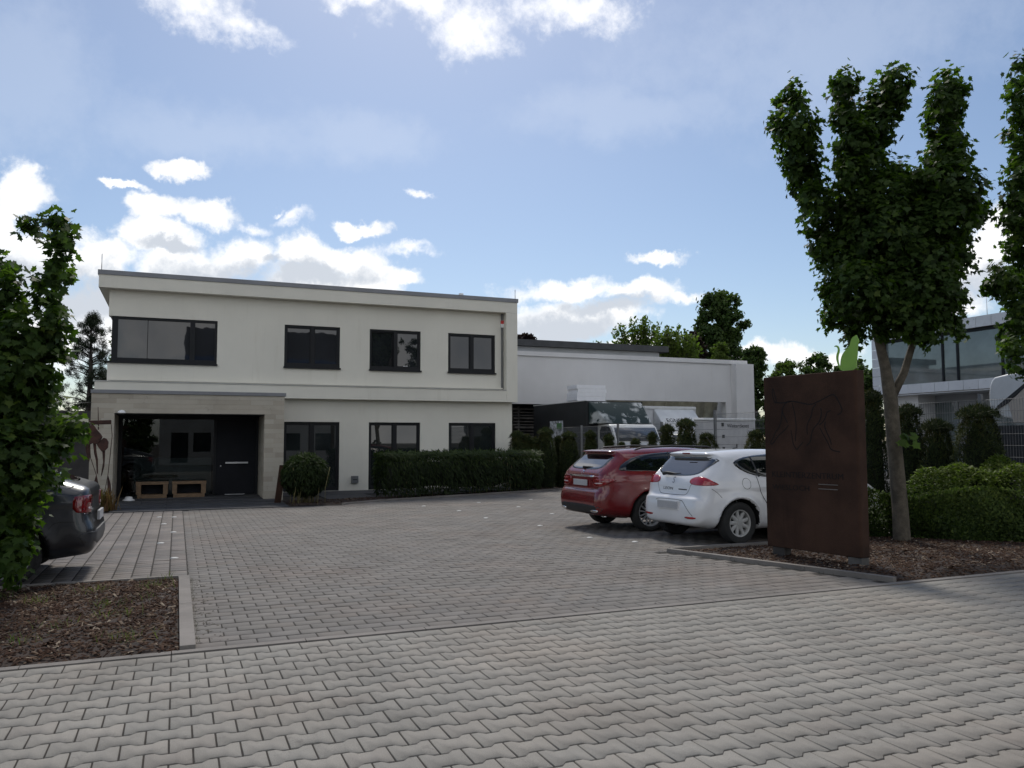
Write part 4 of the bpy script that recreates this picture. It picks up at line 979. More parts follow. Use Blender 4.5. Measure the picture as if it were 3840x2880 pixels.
# ================================================================== TREES FURTHER OFF
def far_tree(label, u0, u1, vt, vb, depth, cols, n, size, seed, trans=.3, sparse=0.0, clumps=26, trunk=True, T=OVAL, TF=OVAL_F, name='broadleaf_tree', rootz=None):
    g = np.random.default_rng(seed); uc = (u0+u1)/2; base = d_at(uc, 1700, depth); top = d_at(uc, vt, depth)[2]; bot = d_at(uc, vb, depth)[2]
    rw = (u1-u0)/2*depth/F_PX; hh = top-bot
    x, y = base[0], base[1]
    e = empty(name, (x, y, 0), label, 'tree')
    cl = []
    for i in range(clumps*3):
        t = g.random()**.9; wd = rw*(math.sin(min(1, .18+.72*t)*math.pi)**.6)*.95
        a = g.uniform(0, 6.283); rr = wd*math.sqrt(g.random()); cl.append((x+rr*math.cos(a), y+rr*math.sin(a)*.8, bot+hh*(.04+.90*t), rw*g.uniform(.13, .27)*(1-.3*t)))
    cl.append((x, y, top-rw*.16, rw*.17))
    cl = np.array(cl); w_ = cl[:, 3]**2; n = int(n*2.2); size = size*.78; idx = g.choice(len(cl), n, p=w_/w_.sum())
    d = g.normal(size=(n, 3)); d /= np.linalg.norm(d, axis=1)[:, None]; rad = cl[idx, 3]*np.minimum(1.7, np.abs(g.normal(.62, .42, n)))
    P = cl[idx, :3]+d*rad[:, None]*np.array([1, 1, .85])
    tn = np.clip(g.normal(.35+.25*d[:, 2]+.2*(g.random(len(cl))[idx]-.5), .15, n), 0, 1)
    mt = foliage('leaves_'+str(seed), cols, trans)
    me = scatter(T, TF, P, basis(d+unit(n)*.8, unit(n)+np.array([0, 0, -.3])), size*g.uniform(.6, 1.3, n), tn, 'crown'); tag(place('crown', me, mt, e), kind='stuff')
    if trunk:
        tube('trunk', [(x, y, -.1), (x, y, bot*.6), (x+.1, y, (bot+top)/2), (x, y, top-hh*.15)], [.045*hh**.8+.05, .04*hh**.8+.04, .03*hh**.8, .015], m_barkd, e, 8)
        for i in range(7):
            c = cl[i]; z_ = bot+hh*.1+(c[2]-bot)*.4; tube('limb', [(x, y, z_), ((x+c[0])/2, (y+c[1])/2, (z_+c[2])/2+.1), (c[0], c[1], c[2])], [.05, .035, .015], m_barkd, e, 5)
    return e
gm_ = [(.026, .05, .015), (.045, .075, .02), (.07, .105, .026), (.10, .135, .037)]
gl_ = [(.05, .075, .015), (.075, .11, .02), (.11, .15, .03), (.14, .18, .05)]
gp_ = [(.015, .010, .012), (.030, .016, .018), (.045, .022, .022)]
far_tree('tall dark green tree rising highest behind the warehouse roof', 2600, 2830, 1082, 1390, 62, gm_, 9000, .36, 3, clumps=46)
far_tree('copper-leaved tree tip just right of the office roof corner', 1925, 2025, 1248, 1330, 70, gp_, 1500, .30, 4, clumps=14)
far_tree('copper-leaved tree between the light shrubs and the tall tree', 2555, 2660, 1238, 1390, 58, gp_, 2200, .30, 5, clumps=22)
far_tree('yellow-green round bush at the foot of the tall tree', 2668, 2750, 1282, 1390, 50, gl_, 2600, .20, 6, clumps=20, trunk=False)
far_tree('bushy tree at the right end of the warehouse', 2755, 2915, 1290, 1640, 52, gm_, 7000, .26, 7, clumps=44)
far_tree('mid green tree behind the left end of the rusty sign', 2880, 3060, 1345, 1640, 60, gl_[:2]+gm_[2:], 5500, .28, 8, clumps=40)
far_tree('dark tree behind the middle of the rusty sign', 2990, 3160, 1318, 1640, 64, gm_, 5500, .30, 9, clumps=36)
far_tree('tree behind the green cat figure', 3110, 3290, 1335, 1640, 58, gm_, 5500, .28, 10, clumps=38)
far_tree('green tree filling the gap left of the glass office', 3160, 3330, 1365, 1660, 46, gm_, 5000, .24, 12, clumps=34)
far_tree('thin pale tree just left of the corner window', 395, 470, 1195, 1440, 48, gl_, 420, .17, 13, clumps=16)
# shrubs with long upright shoots
def shooty(label, u0, u1, vt, vb, depth, nshoot, seed):
    g = np.random.default_rng(seed); c = d_at((u0+u1)/2, 1700, depth); e = empty('shooting_shrub', (c[0], c[1], 0), label, 'shrub')
    PP = []; DD = []; paths = []
    for i in range(nshoot):
        f = g.uniform(-1, 1); ut = (u0+u1)/2+f*(u1-u0)/2; vt_ = vt+(vb-vt)*(.55*g.random()**1.2+.3*abs(f)); p1 = d_at(ut, vt_, depth+g.uniform(-.6, .6)); p0 = d_at((u0+u1)/2+f*(u1-u0)*.22, vb+60, depth)
        mid = (p0+p1)/2+np.array([0, 0, .25]); t = np.linspace(0, 1, 5)[:, None]; path = (1-t)**2*p0+2*t*(1-t)*mid+t*t*p1; paths.append((path, [.03, .025, .02, .014, .006]))
        k_ = 55; tt = g.random(k_)**.8; pt = (1-tt[:, None])**2*p0+2*tt[:, None]*(1-tt[:, None])*mid+tt[:, None]**2*p1
        PP.append(pt+g.normal(0, .11, (k_, 3))); DD.append(np.tile((p1-p0)/np.linalg.norm(p1-p0), (k_, 1)))
    P = np.vstack(PP); D = np.vstack(DD); n = len(P)
    tubes('shoots', paths, m_barkd, e, 4)
    me = scatter(OVAL, OVAL_F, P, basis(unit(n), D+unit(n)*.9), RNG.uniform(.14, .30, n), RNG.random(n), 'foliage')
    tag(place('foliage', me, bpy.data.materials.get('shoot_leaf') or foliage('shoot_leaf', gl_, .35), e), kind='stuff')
shooty('light green shrub with long bare-tipped shoots above the dark flat roof', 2300, 2490, 1180, 1320, 54, 44, 21)
shooty('dense light green shrub left of the copper-leaved tree', 2440, 2620, 1215, 1360, 52, 60, 22)
shooty('few thin shoots at the left end of the dark flat roof', 2210, 2300, 1278, 1330, 60, 9, 23)
# pine at the left
pc = d_at(335, 1700, 36.0); pn = empty('pine_tree', (pc[0], pc[1], 0), 'dark pine behind the boundary wall at the left', 'tree')
pt = d_at(335, 1178, 36.0)[2]
tube('trunk', [(pc[0]-.15, pc[1], -.1), (pc[0]-.12, pc[1], 2.5), (pc[0]-.05, pc[1], 4.5), (pc[0]-.1, pc[1], pt-.5)], [.16, .14, .10, .03], m_barkd, pn, 8)
PP = []; paths = []
for i in range(85):
    t = RNG.random()**.85; z = 2.3+(pt-2.45)*t; rw = (1.55*(1-t)**.8+.22); a = RNG.uniform(0, 6.283); rr = rw*RNG.uniform(.35, 1)
    p = np.array([pc[0]-.1+rr*math.cos(a), pc[1]+rr*math.sin(a), z+.12*rr]); paths.append(([(pc[0]-.1, pc[1], z-.15), tuple((np.array([pc[0]-.1, pc[1], z-.15])+p)/2+np.array([0, 0, .05])), tuple(p)], [.03, .02, .01]))
    for j in range(RNG.integers(2, 5)): PP.append(p+RNG.normal(0, .17, 3)+np.zeros((150, 3))+unit(150)*RNG.uniform(.02, .20, (150, 1)))
P = np.vstack(PP); n = len(P); tubes('limbs', paths, m_barkd, pn, 4)
leafs('crown', P, unit(n), RNG.uniform(.06, .13, n), NEEDLE, NEEDLE_F, foliage('pine_needle', [(.010, .017, .009), (.02, .03, .015), (.03, .042, .02)], .08), pn, 1, -.6)

# ================================================================== SIGN, CAT, SCULPTURE
A_ = np.array([7.625, 9.05]); B_ = np.array([7.855, 7.605]); ax = (B_-A_)/np.linalg.norm(B_-A_); SL = np.linalg.norm(B_-A_); nx_ = np.array([-ax[1], ax[0]]); nx_ = nx_ if nx_[0] > 0 else -nx_
def sg(s, z, d): p = A_+ax*s+nx_*d; return (p[0], p[1], z)          # s along the face, d into the slab
sgn = empty('rusty_sign', (7.74, 8.3, .02), 'tall rusty steel sign slab with an engraved walking cat on two feet', 'sign')
pl = [(0, 0), (SL-.03, 0), (SL-.008, .008), (SL, .03), (SL, .17), (SL-.02, .185), (.02, .185), (0, .17)]
place('slab', bm_mesh('slab', prism(pl, .14, 2.485, lambda a, b, d: sg(a, d, b), .006)), m_corten, sgn)
m_post = M('sign_foot', (.10, .095, .09), .8, .25, 5, fine=.15)
for s0, s1, mt in ((.07, .27, M('sign_foot_dark', (.05, .045, .042), .85, .25, 5)), (SL-.21, SL-.01, m_post)):
    place('foot', bm_mesh('foot', prism([(s0, .02), (s1, .02), (s1, .165), (s0, .165)], -.05, .138, lambda a, b, d: sg(a, d, b), .005)), mt, sgn)
None and place('new_plate', bm_mesh('new_plate', prism([(SL-.62, -.0025), (SL-.012, -.0025), (SL-.012, -.0005), (SL-.62, -.0005)], .145, .42, lambda a, b, d: sg(a, d, b))), M('blued_steel', (.035, .028, .030), .75, .3, 3, fine=.15), sgn)
def sg_px(u, v):
    r = ray(u, v); t = (A_[0]*nx_[0]+A_[1]*nx_[1])/(r[0]*nx_[0]+r[1]*nx_[1]); p = r*t; return float((p[:2]-A_)@ax), float(p[2]+EYE)
def groove(pts, w_, crop=(2860, 1480, .2532)):
    q = chaikin([sg_px(crop[0]+x*crop[2], crop[1]+y*crop[2]) for x, y in pts], 2, False); V = []; Fc = []
    T_ = np.gradient(q, axis=0); T_ /= np.linalg.norm(T_, axis=1)[:, None]+1e-9; Nn = np.c_[-T_[:, 1], T_[:, 0]]
    for i in range(len(q)):
        for sgn_ in (-1, 1): p = q[i]+Nn[i]*sgn_*w_/2; V.append(sg(p[0], p[1], -.0022))
        p = q[i]; V.append(sg(p[0]+Nn[i][0]*w_*.3, p[1]+Nn[i][1]*w_*.3, -.0005))
    for i in range(len(q)-1): Fc.append((3*i, 3*i+1, 3*i+4, 3*i+3))
    place('engraved_line', vf('engraved_line', V, Fc), m_corten_dk, sgn)
for ln in ([(150, -90), (140, -40), (150, 20), (170, 90), (195, 135), (205, 100), (185, 20), (165, -60), (150, -90)],
           [(205, 118), (300, 125), (420, 92), (540, 115), (700, 150), (760, 130), (870, 80), (960, 30), (1040, -10), (1090, 30), (1130, 110), (1165, 180), (1180, 240), (1150, 280), (1110, 295)],
           [(425, 95), (340, 120), (300, 190), (290, 260), (330, 340), (370, 420)], [(290, 240), (280, 380), (240, 500), (190, 550), (160, 640), (120, 700), (125, 735), (160, 720), (230, 610), (300, 550), (350, 500), (385, 450)],
           [(435, 120), (470, 240), (490, 380), (500, 500), (490, 600), (485, 690)], [(420, 520), (440, 640), (450, 720), (480, 780), (510, 820), (540, 770), (600, 705)],
           [(790, 140), (740, 200), (720, 330), (660, 430), (655, 520), (665, 590)], [(860, 200), (875, 290), (840, 410), (760, 490), (725, 570), (715, 680), (690, 720), (650, 755)],
           [(1010, 238), (955, 250), (935, 330), (900, 400), (840, 450)], [(930, 400), (915, 470), (950, 560), (1000, 660), (1020, 740)], [(850, 490), (890, 580), (940, 660), (980, 740), (1010, 820), (1150, 850)]):
    groove(ln, .014)
Msign = Matrix(((ax[0], 0, -nx_[0], 0), (ax[1], 0, -nx_[1], 0), (0, 1, 0, 0), (0, 0, 0, 1)))
def sign_text(txt, size, s, z, wfit):
    me = text_mesh(txt, size, .001); me.materials.clear(); xs = [v.co.x for v in me.vertices]; k_ = wfit/(max(xs)-min(xs))
    p = sg(s, z, -.002); xform(me, Matrix.Translation(p) @ Msign @ Matrix.Diagonal((k_, 1, 1, 1))); place('lettering', me, m_corten_dk, sgn)
s0, z0 = sg_px(2894, 1782); s1, _ = sg_px(3160, 1782); sign_text('KLEINTIERZENTRUM', .11, s0, z0-.02, s1-s0)
s0, z0 = sg_px(2897, 1828); s1, _ = sg_px(3035, 1828); sign_text('WIESLOCH', .10, s0, z0-.02, s1-s0)
for vv in (1815.5, 1832.5):
    s0, z0 = sg_px(3071, vv); s1, _ = sg_px(3143, vv)
    place('rail', bm_mesh('rail', prism([(s0, -.012), (s1, -.012), (s1, -.0005), (s0, -.0005)], z0-.006, z0+.004, lambda a, b, d: sg(a, d, b))), M('rail_metal', (.16, .14, .13), .5, .1, 4, metal=.4) if vv < 1820 else bpy.data.materials['rail_metal'], sgn)
# the green cat plate
cat = [(2002, 350), (2008, 366), (2018, 384), (2024, 404), (2013, 420), (2013, 470), (2009, 520), (2004, 555), (2007, 618), (1880, 626), (1881, 585), (1884, 545), (1892, 510), (1915, 472), (1948, 446), (1957, 412), (1966, 380), (1984, 362), (1994, 358)]
tail = [(1890, 626), (1872, 600), (1858, 565), (1850, 535), (1851, 505), (1862, 475), (1862, 452), (1848, 440), (1836, 444), (1838, 434), (1856, 430), (1873, 444), (1878, 474), (1867, 508), (1866, 545), (1877, 590), (1898, 612)]
m_green = M('green_enamel', (.20, .37, .035), .35, .05, 4, coat=.2)
ce = empty('cat_figure', sg(.95, 2.485, .09), 'flat lime green sitting cat figure on top of the rusty sign', 'sculpture')
cp = lambda L_: [sg_px(2200+x*.4973, 1080+y*.4973) for x, y in L_]
zsh = 2.487-min(z for s, z in cp(cat))
for nm, L_ in (('body', cat), ('tail', tail)):
    place(nm, bm_mesh(nm, prism([(s, max(2.486, z+zsh)) for s, z in chaikin(cp(L_), 1)], .080 if nm == 'body' else .0815, .092 if nm == 'body' else .0905, lambda a, b, d: sg(a, b, d))), m_green, ce)

# rusty hanging animal sculpture beside the porch
sc = empty('iron_sculpture', (-1.68, 21.0, .03), 'rusty iron sculpture of a hanging animal skeleton left of the porch', 'sculpture')
zs_ = lambda x, y: y_at(300+x*.25907, 1500+y*.25907, 21.0)
def plate(nm, pts, y0, y1, b=.012): place(nm, bm_mesh(nm, prism([zs_(*p) for p in pts], y0, y1, lambda a, b_, d: (a, d, b_), b)), m_rust, sc)
plate('crossbar', [(100, 300), (455, 288), (455, 350), (100, 358)], 20.96, 21.04)
tube('pole', [(*zs_(262, 100),)[:1]+(21.0,)+zs_(262, 100)[1:], (zs_(266, 300)[0], 21.0, zs_(266, 300)[1]), (zs_(268, 430)[0], 21.0, zs_(268, 430)[1])], [.006, .012, .014], m_rust, sc)
plate('ribcage', [(190, 350), (240, 420), (300, 490), (325, 530), (290, 600), (240, 640), (185, 625), (150, 640), (95, 700), (75, 600), (105, 470), (130, 380)], 20.9, 21.1, .008)
plate('skull', [(300, 590), (345, 545), (385, 560), (412, 605), (405, 690), (365, 730), (320, 750), (265, 680), (245, 640)], 20.92, 21.08, .008)
plate('leg', [(190, 610), (235, 640), (240, 740), (262, 860), (262, 1070), (245, 1065), (232, 880), (205, 770)], 20.95, 21.0, .01)
plate('leg', [(320, 745), (362, 730), (358, 860), (350, 960), (318, 1080), (300, 1115), (315, 1000), (332, 900)], 21.02, 21.07, .01)
plate('haunch', [(75, 600), (145, 620), (150, 800), (130, 900), (90, 760)], 20.93, 21.07, .006)
plate('front_foot', [(235, 1080), (260, 1190), (300, 1500), (270, 1600), (190, 1240)], 20.97, 21.03, .006)
plate('front_foot', [(405, 1080), (445, 1220), (470, 1600), (420, 1600), (395, 1200)], 20.97, 21.03, .006)
for L_ in ([(452, 350), (465, 520), (440, 760), (405, 1080), (360, 1320), (345, 1500)], [(140, 700), (155, 840), (235, 1080), (285, 1320), (300, 1500)]):
    tube('wire', [(zs_(*p)[0], 21.0, zs_(*p)[1]) for p in L_], .008, m_rust, sc, 5)
tube('overhead_wire', [(-2.02, 22.88, 2.62), (-2.6, 19.0, 2.42), (-3.2, 15.0, 2.5)], .006, m_black_pl, None, 5, label='thin dark cable running from the porch corner to the left tree', cat='cable')
# dry grass under it
k = 420; gx = RNG.normal(-1.66, .16, k); gy = 20.85+RNG.normal(0, .10, k); a = RNG.uniform(0, 6.28, k)
gg = scatter(Tg, [(0, 1, 2, 3), (3, 2, 4)], np.c_[gx, gy, np.full(k, .03)], basis(np.c_[np.cos(a), np.sin(a), -.3*np.ones(k)], np.c_[np.cos(a)*.35, np.sin(a)*.35, np.ones(k)]), RNG.uniform(.25, .62, k), RNG.random(k), 'dry_grass')
tag(place('dry_grass', gg, foliage('dry_grass', [(.13, .07, .035), (.18, .11, .05), (.10, .09, .03)], .2)), 'dry brown grass tuft at the foot of the iron sculpture', 'grass', kind='stuff')
# ================================================================== VEHICLES: bodies as smooth implicit solids
def poly_sd(px, pz, poly):
    poly = np.asarray(poly); n = len(poly); d = np.full(px.shape, 1e9); ins = np.zeros(px.shape, bool)
    for i in range(n):
        a = poly[i]; b = poly[(i+1) % n]; e = b-a; wx, wz = px-a[0], pz-a[1]
        t = np.clip((wx*e[0]+wz*e[1])/(e@e+1e-12), 0, 1); d = np.minimum(d, (wx-e[0]*t)**2+(wz-e[1]*t)**2)
        if a[1] != b[1]: ins ^= ((a[1] > pz) != (b[1] > pz)) & (px < e[0]*(pz-a[1])/e[1]+a[0])
    d = np.sqrt(d); return np.where(ins, -d, d)
def smax(a, b, k): return np.maximum(a, b)+np.maximum(k-np.abs(a-b), 0)**2/(4*k)
def surfnets(F, org, h):
    s = F < 0; nx, ny, nz = F.shape; sl = lambda A, i, j, k: A[i:nx-1+i, j:ny-1+j, k:nz-1+k]
    acc = np.zeros((nx-1, ny-1, nz-1, 3), np.float32); cnt = np.zeros((nx-1, ny-1, nz-1), np.float32)
    for ax_ in range(3):
        for a in (0, 1):
            for b in (0, 1):
                o = [0, 0, 0]; oth = [q for q in range(3) if q != ax_]; o[oth[0]], o[oth[1]] = a, b; o2 = list(o); o2[ax_] = 1
                f0, f1 = sl(F, *o), sl(F, *o2); m_ = (f0 < 0) != (f1 < 0); t = np.where(m_, f0/np.where(m_, f0-f1, 1), 0)
                p = [np.full(t.shape, float(v)) for v in o]; p[ax_] = t
                for q in range(3): acc[..., q] += np.where(m_, p[q], 0)
                cnt += m_
    act = cnt > 0; idx = np.full(act.shape, -1, np.int64); idx[act] = np.arange(act.sum())
    ijk = np.argwhere(act); V = (ijk+acc[act]/cnt[act][:, None])*h+np.array(org)
    Q = []
    for ax_ in range(3):
        o1, o2 = [q for q in range(3) if q != ax_]
        lo = [slice(0, n_) for n_ in F.shape]; lo[ax_] = slice(0, F.shape[ax_]-1); hi = list(lo); hi[ax_] = slice(1, F.shape[ax_])
        ch = s[tuple(lo)] != s[tuple(hi)]; E = np.argwhere(ch); ok = (E[:, o1] > 0) & (E[:, o2] > 0) & (E[:, o1] < F.shape[o1]-1) & (E[:, o2] < F.shape[o2]-1); E = E[ok]
        inside0 = s[E[:, 0], E[:, 1], E[:, 2]]
        def cell(da, db): c = E.copy(); c[:, o1] -= da; c[:, o2] -= db; return idx[c[:, 0], c[:, 1], c[:, 2]]
        q = np.stack([cell(1, 1), cell(0, 1), cell(0, 0), cell(1, 0)], 1)
        flip = inside0 if ax_ != 1 else ~inside0
        q[~flip] = q[~flip][:, ::-1]; Q.append(q)
    return V, np.vstack(Q)
class Body:
    """car body; x from the tail forwards, y to the left, z up"""
    def __init__(s, prof, L, W, belt, roofz, tumble, wr, wf, rw_, arch, k=.13, taper=(.10, .15), flare=.02):
        s.p = chaikin(prof, 1); s.L, s.W, s.belt, s.roofz, s.tumble, s.wx, s.arch, s.k, s.taper, s.flare, s.rw = L, W, belt, roofz, tumble, (wr, wf), arch, k, taper, flare, rw_
    def hw(s, x, z):
        W = s.W; h_ = W-.05*np.clip((.46-z)/.26, 0, 2)**2-.016*((z-.62)/.3)**2*(z < s.belt)
        t = np.clip((z-s.belt)/(s.roofz-s.belt), 0, 1.2); h_ = h_-np.where(z >= s.belt, .016*((s.belt-.62)/.3)**2+s.tumble*t**1.12, 0)
        h_ = h_+.010*np.exp(-((z-(s.belt-.10))/.035)**2)                      # shoulder crease
        h_ = h_-s.taper[0]*np.clip((1.0-x)/1.0, 0, 1.3)**2-s.taper[1]*np.clip((x-(s.L-1.1))/1.1, 0, 1.3)**2
        for wx in s.wx:
            r = np.hypot(x-wx, z-s.rw); h_ = h_+s.flare*np.exp(-(np.maximum(0, r-s.arch)/.10)**2)*(z < .85)
        return h_
    def f(s, x, y, z):
        a = poly_sd(x, z, s.p); b = (np.abs(y)-s.hw(x, z))*.96
        v = smax(a, b, s.k)
        for wx in s.wx: v = np.maximum(v, -np.maximum(np.hypot(x-wx, z-s.rw)-s.arch, .52-np.abs(y)))
        return v
    def mesh(s, name, h=.03):
        x = np.arange(-.12, s.L+.12, h); y = np.arange(-s.W-.1, s.W+.1, h); z = np.arange(.06, s.roofz+.16, h)
        X2, Z2 = np.meshgrid(x, z, indexing='ij'); A = poly_sd(X2, Z2, s.p); H = s.hw(X2, Z2)
        Fg = smax(A[:, None, :], (np.abs(y)[None, :, None]-H[:, None, :])*.96, s.k)
        for wx in s.wx: Fg = np.maximum(Fg, -np.maximum((np.hypot(X2-wx, Z2-s.rw)-s.arch)[:, None, :], .52-np.abs(y)[None, :, None]))
        V, Q = surfnets(Fg, (x[0], y[0], z[0]), h)
        for _ in range(3):
            e = 2e-3; f0 = s.f(V[:, 0], V[:, 1], V[:, 2]); g = np.stack([s.f(*(V+np.eye(3)[i]*e).T)-f0 for i in range(3)], 1)/e
            st = f0[:, None]*g/((g**2).sum(1)[:, None]+1e-6); st *= np.minimum(1, .02/(np.linalg.norm(st, axis=1)[:, None]+1e-9)); V = V-st
        c = V[Q].mean(1); mid = np.zeros(len(Q), np.int32)
        for wx in s.wx:
            r = np.hypot(c[:, 0]-wx, c[:, 2]-s.rw); mid[(r < s.arch+.003)] = 1
        mid[(c[:, 2] < .215)] = 1
        return mk(name, V, Q.ravel(), np.full(len(Q), 4), True, None, mid)
    def onrear(s, y, z):
        lo = np.full(y.shape, -.15); xs = np.arange(-.14, 1.8, .015); found = np.zeros(y.shape, bool); hi = np.full(y.shape, 1.0); prev = np.full(y.shape, -.15)
        for xv in xs:
            v = s.f(np.full(y.shape, xv), y, z) < 0; new = v & ~found; lo[new] = prev[new]; hi[new] = xv; found |= v; prev[:] = xv
        for _ in range(14): m_ = (lo+hi)/2; v = s.f(m_, y, z) < 0; hi = np.where(v, m_, hi); lo = np.where(v, lo, m_)
        return (lo+hi)/2
    def onside(s, x, z, sg_):
        lo = np.full(x.shape, 1.3); hi = np.full(x.shape, .2)
        for _ in range(22): m_ = (lo+hi)/2; v = s.f(x, m_, z) < 0; hi = np.where(v, m_, hi); lo = np.where(v, lo, m_)
        return sg_*(lo+hi)/2
    def patch(s, name, pts, mode, mat, parent, off_=.004, it=2, rings=7, sd_=-1):
        """panel lying on the body: outline seen from behind (y, z) or from the side (x, z)"""
        o = chaikin(pts, it) if it else np.array(pts, float); c = o.mean(0); n = len(o); V2 = []
        rs = [1.0, .999]+[1-(i+1)/rings for i in range(rings-1)]+[0.0]
        for r in rs[:-1]: V2.append(c+(o-c)*r)
        V2 = np.vstack(V2+[c[None]]); ofs = np.full(len(V2), off_); ofs[:n] = -.006
        if mode == 'rear': x = s.onrear(V2[:, 0], V2[:, 1]); P = np.c_[x, V2[:, 0], V2[:, 1]]
        else: y = s.onside(V2[:, 0], V2[:, 1], sd_); P = np.c_[V2[:, 0], y, V2[:, 1]]
        e = 3e-3; f0 = s.f(*P.T); g = np.stack([s.f(*(P+np.eye(3)[i]*e).T)-f0 for i in range(3)], 1); g /= np.linalg.norm(g, axis=1)[:, None]+1e-9
        P = P+g*ofs[:, None]; Fc = []; m_ = len(rs)-1
        for k_ in range(m_-1):
            for i in range(n): Fc.append((k_*n+i, k_*n+(i+1) % n, (k_+1)*n+(i+1) % n, (k_+1)*n+i))
        for i in range(n): Fc.append(((m_-1)*n+i, (m_-1)*n+(i+1) % n, m_*n))
        me = vf(name, P, Fc, True)
        bm = bmesh.new(); bm.from_mesh(me); bmesh.ops.recalc_face_normals(bm, faces=bm.faces)
        bm.normal_update(); fs = sum(1 if (f_.normal.dot(Vector((-1, 0, .2)) if mode == 'rear' else Vector((0, sd_, .2))) > 0) else -1 for f_ in bm.faces)
        if fs < 0: bmesh.ops.reverse_faces(bm, faces=bm.faces)
        bm.to_mesh(me); bm.free(); return place(name, me, mat, parent)
    def line(s, name, pts, mode, w_, mat, parent, sd_=-1, off_=.0015, closed=False, it=2):
        q = chaikin(pts, it, closed); q = np.vstack([q, q[:1]]) if closed else q
        T_ = np.gradient(q, axis=0); T_ /= np.linalg.norm(T_, axis=1)[:, None]+1e-9; Nn = np.c_[-T_[:, 1], T_[:, 0]]
        W2 = np.vstack([q+Nn*w_/2, q-Nn*w_/2]); n = len(q)
        if mode == 'rear': P = np.c_[s.onrear(W2[:, 0], W2[:, 1])-off_, W2]
        else: P = np.c_[W2[:, 0], s.onside(W2[:, 0], W2[:, 1], sd_)+sd_*off_, W2[:, 1]]
        Fc = [(i, i+1, n+i+1, n+i) for i in range(n-1)]
        return place(name, vf(name, P, Fc), mat, parent)
    def text(s, name, txt, y0, z0, size, mat, parent, wfit=None):
        me = text_mesh(txt, size); me.materials.clear(); co = np.array([v.co[:] for v in me.vertices]); k_ = wfit/(co[:, 0].max()-co[:, 0].min()) if wfit else 1
        y = y0-co[:, 0]*k_; z = z0+co[:, 1]; x = s.onrear(y, z)-.004
        me.vertices.foreach_set('co', np.c_[x, y, z].astype(np.float32).ravel()); me.update(); return place(name, me, mat, parent)
m_tyre = M('tyre_rubber', (.018, .018, .018), .85, .15, 20, .2, 90)
m_cglass = glass_dark('car_glass', (.006, .008, .009), 1.65, .01); m_rglass = glass_dark('rear_glass', (.008, .010, .012), 2.4, .01)
m_gap = M('panel_gap', (.008, .008, .008), .8, .1, 10); m_chrome = M('chrome', (.75, .75, .76), .12, .02, 8, metal=1.0)
m_lamp = M('tail_lamp', (.34, .008, .012), .12, .25, 14, coat=1.0); m_lampd = M('tail_lamp_dark', (.19, .005, .008), .12, .3, 16, coat=1.0)
m_plate = M('number_plate', (.42, .42, .43), .5, .05, 9); m_clearlamp = M('reversing_lamp', (.6, .5, .5), .15, .1, 20, coat=1.0)
m_diff = M('diffuser', (.02, .02, .021), .6, .2, 10)
def wheel(parent, x, y, out, Rw, Rr, wd, style, m_rim, tag_=''):
    """wheel on its axle: brake drum inside, tyre, rim with spokes; out = +1 / -1 outer side"""
    V, Fc = lathe_np([(.001, -.05), (Rr*.55, -.05), (Rr*.6, .02), (.001, .03)], 20)
    w_ = place('wheel', vf('wheel', [(a+x, y+b*out-out*.05, c+Rw) for a, b, c in V], Fc, True), m_black_pl, parent)
    h_ = wd/2; s_ = Rw-Rr
    pr = [(Rr-.008, -h_*.8), (Rr+s_*.5, -h_), (Rw-.018, -h_*.93), (Rw, -h_*.66), (Rw, h_*.66), (Rw-.018, h_*.93), (Rr+s_*.5, h_), (Rr+.006, h_*.86), (Rr-.008, h_*.7)]
    V, Fc = lathe_np(pr, 44); place('tyre', vf('tyre', [(a+x, y+b*out, c+Rw) for a, b, c in V], Fc, True), m_tyre, w_)
    VV = []; FF = []
    def addm(V, Fc): o = len(VV); VV.extend(V); FF.extend([tuple(i+o for i in q) for q in Fc])
    addm(*lathe_np([(Rr-.02, -.06), (Rr-.022, h_*.55), (Rr-.014, h_*.80), (Rr+.004, h_*.86), (Rr+.004, h_*.78)], 44))
    addm(*lathe_np([(.001, h_*.72), (Rr*.20, h_*.70), (Rr*.24, h_*.5), (Rr*.24, .0)], 24))
    n, w0, w1, gap_ = style
    for i in range(n):
        a = 2*math.pi*i/n+.3; ca, sa = math.cos(a), math.sin(a)
        q = []
        for r, ww, d in ((Rr*.18, w0, .66), (Rr*.6, (w0+w1)/2, .60), (Rr*.98, w1, .70)):
            for t, dd in ((-ww, d*h_-.010), (-ww*.6, d*h_), (ww*.6, d*h_), (ww, d*h_-.010), (ww, d*h_-.035), (-ww, d*h_-.035)): q.append((r*ca-t*sa, dd, r*sa+t*ca))
        addm(q, [(k_*6+j, k_*6+(j+1) % 6, (k_+1)*6+(j+1) % 6, (k_+1)*6+j) for k_ in range(2) for j in range(6)])
    place('rim', vf('rim', [(a+x, y+b*out, c+Rw) for a, b, c in VV], FF, True), m_rim, w_)
    for o in (w_, *w_.children):
        o.data.set_sharp_from_angle(angle=R(38))
def arch_lips(bo, paint, e):
    for wx in bo.wx:
        for sg_ in (1, -1):
            a0 = math.asin(min(.9, (.235-bo.rw)/(bo.arch+.012))); an = np.linspace(a0, math.pi-a0, 40)
            bo.line('wheel_arch', [(wx+(bo.arch+.012)*math.cos(t_), bo.rw+(bo.arch+.012)*math.sin(t_)) for t_ in an], 'side', .030, paint, e, sg_, .006, it=0)
def car_root(name, label, org, th):
    return empty(name, (org[0], org[1], 0), label, 'car', None, True, th)
def rear_org(wx, wy, th, lx, ly):
    c, s_ = math.cos(th), math.sin(th); return (wx-(c*lx-s_*ly), wy-(s_*lx+c*ly))

